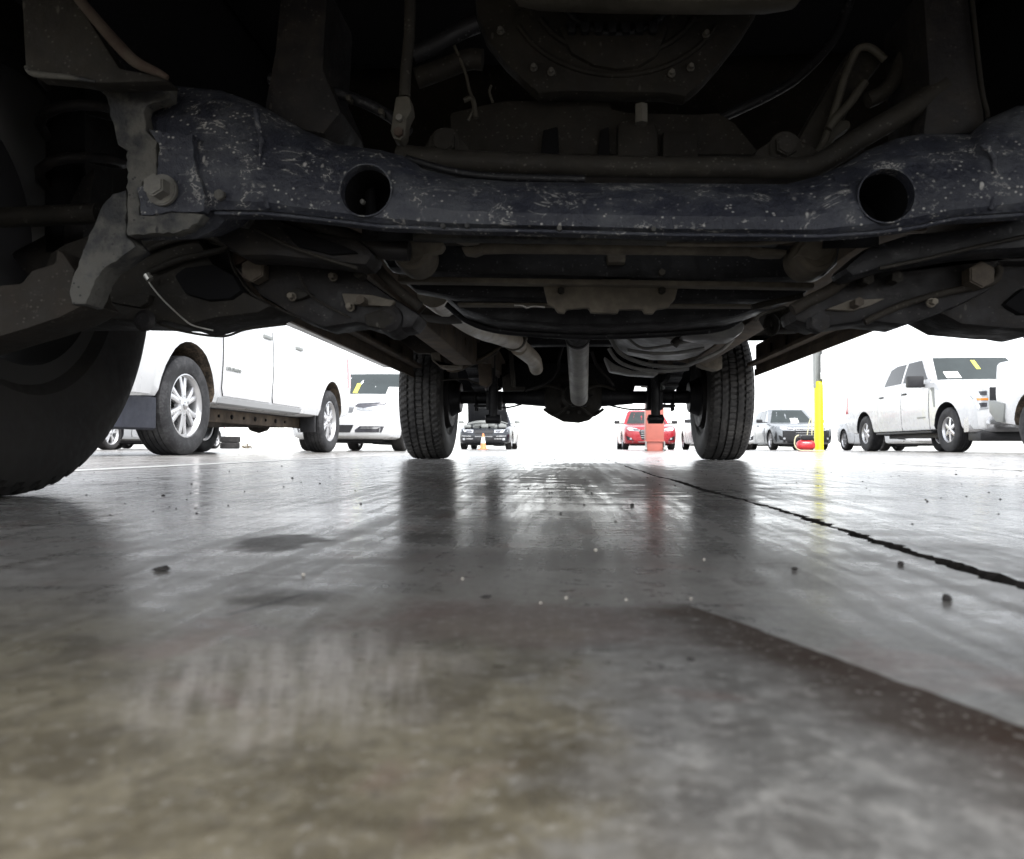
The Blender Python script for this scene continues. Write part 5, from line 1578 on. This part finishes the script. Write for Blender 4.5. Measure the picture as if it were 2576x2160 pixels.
for s in (-1, 1):
    P = [Vector((AX.x + s * .02, AX.y - .22, AX.z - .05)), Vector((AX.x + s * .10, AX.y - .10, AX.z - .11)), Vector((AX.x + s * .17, AX.y, AX.z - .07))]
    add_tube(bm, P, .009, 8, 4)
    P = [Vector((AX.x + s * .04, AX.y - .22, AX.z + .02)), Vector((AX.x + s * .14, AX.y - .12, AX.z + .06)), Vector((AX.x + s * .24, AX.y - .03, AX.z + .04))]
    add_tube(bm, P, .009, 8, 4)
link_mesh('differential', bm_mesh('differential', bm, M_['dusty'], angle=40), ax)
bm = bmesh.new()
add_box(bm, AX.x - .052, AX.x - .046, AX.y, AX.y, AX.z, AX.z) if False else None
add_tube(bm, [(AX.x + .2, AX.y - .08, AX.z - .05), (AX.x + .32, AX.y - .09, AX.z - .075), (AX.x + .44, AX.y - .09, AX.z - .07), (AX.x + .52, AX.y - .07, AX.z - .045)], .005, 8)
add_tube(bm, [(AX.x - .5, AX.y - .08, AX.z - .04), (AX.x - .4, AX.y - .09, AX.z - .065), (AX.x - .3, AX.y - .08, AX.z - .045)], .005, 8)
link_mesh('brake_hose', bm_mesh('brake_hose', bm, M_['black_frame'], angle=50), ax)
# leaf springs, shocks, u-bolts
for s in (-1, 1):
    xs = AX.x + s * .53
    bm = bmesh.new()
    for k in range(4):
        Lh = .72 - k * .14
        P = []
        for q in range(-6, 7):
            t = q / 6
            P.append((xs, AX.y + t * Lh, AX.z + .065 - .014 * k + .10 * (t * t) * (Lh / .72) ** 2))
        t_ = bmesh.new(); rows = []
        for p in P:
            rows.append([t_.verts.new((p[0] - .032, p[1], p[2])), t_.verts.new((p[0] + .032, p[1], p[2])), t_.verts.new((p[0] + .032, p[1], p[2] + .011)), t_.verts.new((p[0] - .032, p[1], p[2] + .011))])
        for a, b in zip(rows[:-1], rows[1:]):
            for j in range(4): t_.faces.new([a[j], a[(j + 1) % 4], b[(j + 1) % 4], b[j]])
        t_.faces.new(rows[0]); t_.faces.new(rows[-1])
        merge(bm, t_)
    ls = tp('leaf_spring', bm, M_['black_frame'])
    bm = bmesh.new()
    add_box(bm, xs - .05, xs + .05, AX.y - .06, AX.y + .06, AX.z + .078, AX.z + .10, .006)
    add_box(bm, xs - .05, xs + .05, AX.y - .06, AX.y + .06, AX.z - .06, AX.z - .045, .006)
    for a in (-.035, .035):
        add_tube(bm, [(xs - .04, AX.y + a, AX.z - .08), (xs - .04, AX.y + a, AX.z + .08), (xs + .04, AX.y + a, AX.z + .08), (xs + .04, AX.y + a, AX.z - .08)], .007, 8, 1)
    link_mesh('spring_clamp', bm_mesh('spring_clamp', bm, M_['black_frame'], angle=40), ls)
    # shock absorber standing down below the axle
    xk = AX.x + s * .455
    yk = AX.y - .16
    bm = bmesh.new()
    add_cyl(bm, (xk, yk, .24), (xk, yk, .47), .026, seg=20, bevel=.004)
    add_cyl(bm, (xk, yk, .47), (xk, yk, .60), .012, seg=12)
    add_lathe(bm, [(-.045, .012), (-.04, .026), (.04, .026), (.045, .012)], (xk, yk, .228), 'x', 20)
    add_lathe(bm, [(.215, .02), (.222, .048), (.235, .048), (.25, .02)], (xk, yk, 0), 'z', 20) if s > 0 else None
    tp('shock_absorber', bm, M_['black_frame'], angle=40)
    bm = bmesh.new()
    add_box(bm, xk - .045, xk + .045, AX.y - .13, AX.y - .05, AX.z - .08, AX.z + .03, .006)
    link_mesh('shock_mount', bm_mesh('shock_mount', bm, M_['black_frame'], angle=40), ax)
# brake backing plates
for s in (-1, 1):
    bm = bmesh.new()
    add_lathe(bm, [(s * 0, .03), (s * .0, .17), (s * .035, .185), (s * .06, .185)], (AX.x + s * .715, AX.y, AX.z), 'x', 36)
    link_mesh('brake_drum', bm_mesh('brake_drum', bm, M_['black_arm'], angle=40), ax)
# exhaust
ptube('exhaust_pipe', 5, [(560, 420, 1.3), (680, 520, 1.65), (800, 610, 2.0), (880, 655, 2.25), (960, 685, 2.5)], [.030, .034, .036, .034, .030], M_['pipe'])
bm = bmesh.new()
e0, e1, e2 = pts(5, [(930, 680, 2.45), (1030, 715, 2.7), (1065, 735, 2.8)])
add_tube(bm, [e0, e1, e2], .031, 20, 4)
tp('exhaust_muffler', bm, M_['pipe'], angle=50)
bm = bmesh.new(); add_tube(bm, pts(5, [(960, 720, 2.68), (1020, 760, 2.70), (1070, 745, 2.72), (1100, 700, 2.74)]), .010, 10)
tp('exhaust_clamp', bm, M_['dusty_light'], angle=50)
ptube('tail_pipe', 5, [(1060, 750, 2.85), (1110, 790, 3.0), (1150, 830, 3.2), (1165, 880, 3.35)], [.034, .033, .032, .030], M_['pipe'])
# heat shield / floor brackets on the left
plate('heat_shield', 5, [(380, 570), (620, 700), (960, 740), (930, 790), (720, 890), (600, 880), (540, 790), (460, 790), (350, 700)], 3.45, .04, M_['arm_brown'], .01)
ptube('heat_shield_edge', 5, [(960, 745), (860, 810), (770, 850), (700, 890), (640, 885)], .008, M_['rail'], 3.42)
plate('spring_hanger', 5, [(545, 785), (600, 780), (605, 850), (680, 850), (690, 785), (715, 790), (715, 870), (650, 880), (600, 870), (550, 830)], 3.3, .10, M_['dusty_lit'], .006)
plate('spring_hanger', 6, [(200, 800), (330, 800), (330, 880), (290, 885), (230, 870), (190, 850)], 3.3, .10, M_['dusty_lit'], .006)
plate('body_bracket', 5, [(820, 850), (900, 850), (900, 960), (880, 985), (830, 975)], 3.7, .06, M_['rail'], .006)
plate('body_bracket', 5, [(965, 930), (1020, 900), (1035, 980), (1100, 985), (1090, 1010), (965, 1010)], 3.9, .05, M_['dusty'], .006)
plate('exhaust_hanger', 5, [(1000, 770), (1025, 770), (1045, 985), (1020, 985)], 3.6, .02, M_['dusty'], .003)
ptube('brake_cable', 5, [(1330, 720), (1300, 820), (1290, 900), (1230, 960), (1100, 1010)], .007, M_['black_arm'], 3.8)
ptube('brake_cable', 5, [(1490, 780), (1520, 860), (1580, 930), (1620, 980)], .007, M_['black_arm'], 3.8)
ptube('brake_cable', 5, [(600, 950), (740, 940), (800, 960), (860, 975)], .004, M_['dusty'], 3.9)
# rear cross tube + spare carrier so the tail reads as closed above the axle
bm = bmesh.new()
add_box(bm, -.5, .6, 5.15, 5.25, .50, .62, .01)
add_box(bm, -.5, .6, 3.55, 3.63, .55, .62, .01)
tp('tail_crossmember', bm, M_['black_frame'])
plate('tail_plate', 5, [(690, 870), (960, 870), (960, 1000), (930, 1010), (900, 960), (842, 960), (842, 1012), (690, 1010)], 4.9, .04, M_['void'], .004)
plate('tail_plate', 5, [(950, 850), (1735, 850), (1735, 1015), (1240, 1015), (950, 990)], 4.75, .05, M_['black_frame'], .004)
plate('tail_plate', 5, [(1730, 900), (1835, 900), (1835, 980), (1735, 980)], 4.75, .05, M_['black_frame'], .004)
plate('tail_plate', 5, [(1815, 870), (1950, 870), (1950, 1020), (1815, 1020)], 4.75, .05, M_['black_frame'], .004)
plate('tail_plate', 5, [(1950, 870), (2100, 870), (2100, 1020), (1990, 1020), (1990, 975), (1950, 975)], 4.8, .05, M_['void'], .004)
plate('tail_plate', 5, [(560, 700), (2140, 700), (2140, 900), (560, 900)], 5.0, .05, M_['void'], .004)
ptube('hanger_wire', 5, [(1735, 930), (1730, 1010), (1650, 1010)], .006, M_['dusty'], 4.6)

# fuel tank ------------------------------------------------------------------------------------
def tank():
    bm = bmesh.new()
    # stacked outlines seen from the front, tank runs back from y=2.3 to 3.4
    front = [(1570, 640), (1620, 690), (1640, 760), (1700, 800), (1850, 830), (2000, 830), (2120, 800), (2240, 740), (2330, 680), (2345, 640)]
    rows = []
    Ys = [(2.35, 1.0), (2.42, 1.04), (2.6, 1.06), (3.2, 1.06), (3.3, 1.0)]
    base = pts(5, front, 3.15)
    cx = sum(p.x for p in base) / len(base); cz = base[0].z
    Ys = [(2.55, 1.0), (2.6, 1.04), (2.8, 1.06), (3.1, 1.04), (3.15, 1.0)]
    for Y, k in Ys:
        rows.append([bm.verts.new((cx + (p.x - cx) * k, Y, cz + (p.z - cz) * k)) for p in base])
    for a, b in zip(rows[:-1], rows[1:]):
        for j in range(len(a) - 1): bm.faces.new([a[j], a[j + 1], b[j + 1], b[j]])
        bm.faces.new([a[-1], a[0], b[0], b[-1]])
    bm.faces.new(rows[0]); bm.faces.new(rows[-1])
    bmesh.ops.bevel(bm, geom=[e for e in bm.edges if e.calc_face_angle(0) > .5], offset=.012, segments=3, affect='EDGES')
    return bm
ft = tp('fuel_tank', tank(), M_['tank_pl'], angle=50)
for L, r in (([(1600, 700), (1660, 790), (1800, 850), (2000, 870), (2100, 840), (2250, 770), (2330, 690)], .007),
             ([(1590, 760), (1640, 830), (1740, 875), (1900, 895), (2060, 880)], .006),
             ([(1700, 700), (1790, 760), (1900, 750), (2060, 720), (2200, 690)], .005),
             ([(1700, 770), (1850, 790), (2000, 785), (2150, 760)], .006)):
    bm = bmesh.new(); add_tube(bm, pts(5, L, 2.56), r, 10, 5, flat=1.0)
    link_mesh('tank_rib', bm_mesh('tank_rib', bm, M_['tank_pl'], angle=60), ft)
bm = bmesh.new(); add_tube(bm, pts(5, [(1970, 740), (2010, 700), (2090, 650), (2110, 640)], 2.31), .014, 10, 4)
link_mesh('tank_strap', bm_mesh('tank_strap', bm, M_['dusty'], angle=60), ft)
plate('tank_shield', 6, [(60, 715), (130, 640), (250, 605), (350, 620), (415, 650), (400, 700), (350, 735), (300, 740), (180, 735)], 2.2, .12, M_['tank_pl'], .03, back=True)
plate('tank_shield', 5, [(1555, 820), (1620, 870), (1720, 905), (1880, 905), (1850, 935), (1700, 925), (1590, 905)], 3.15, .1, M_['tank_pl'], .015, back=True)
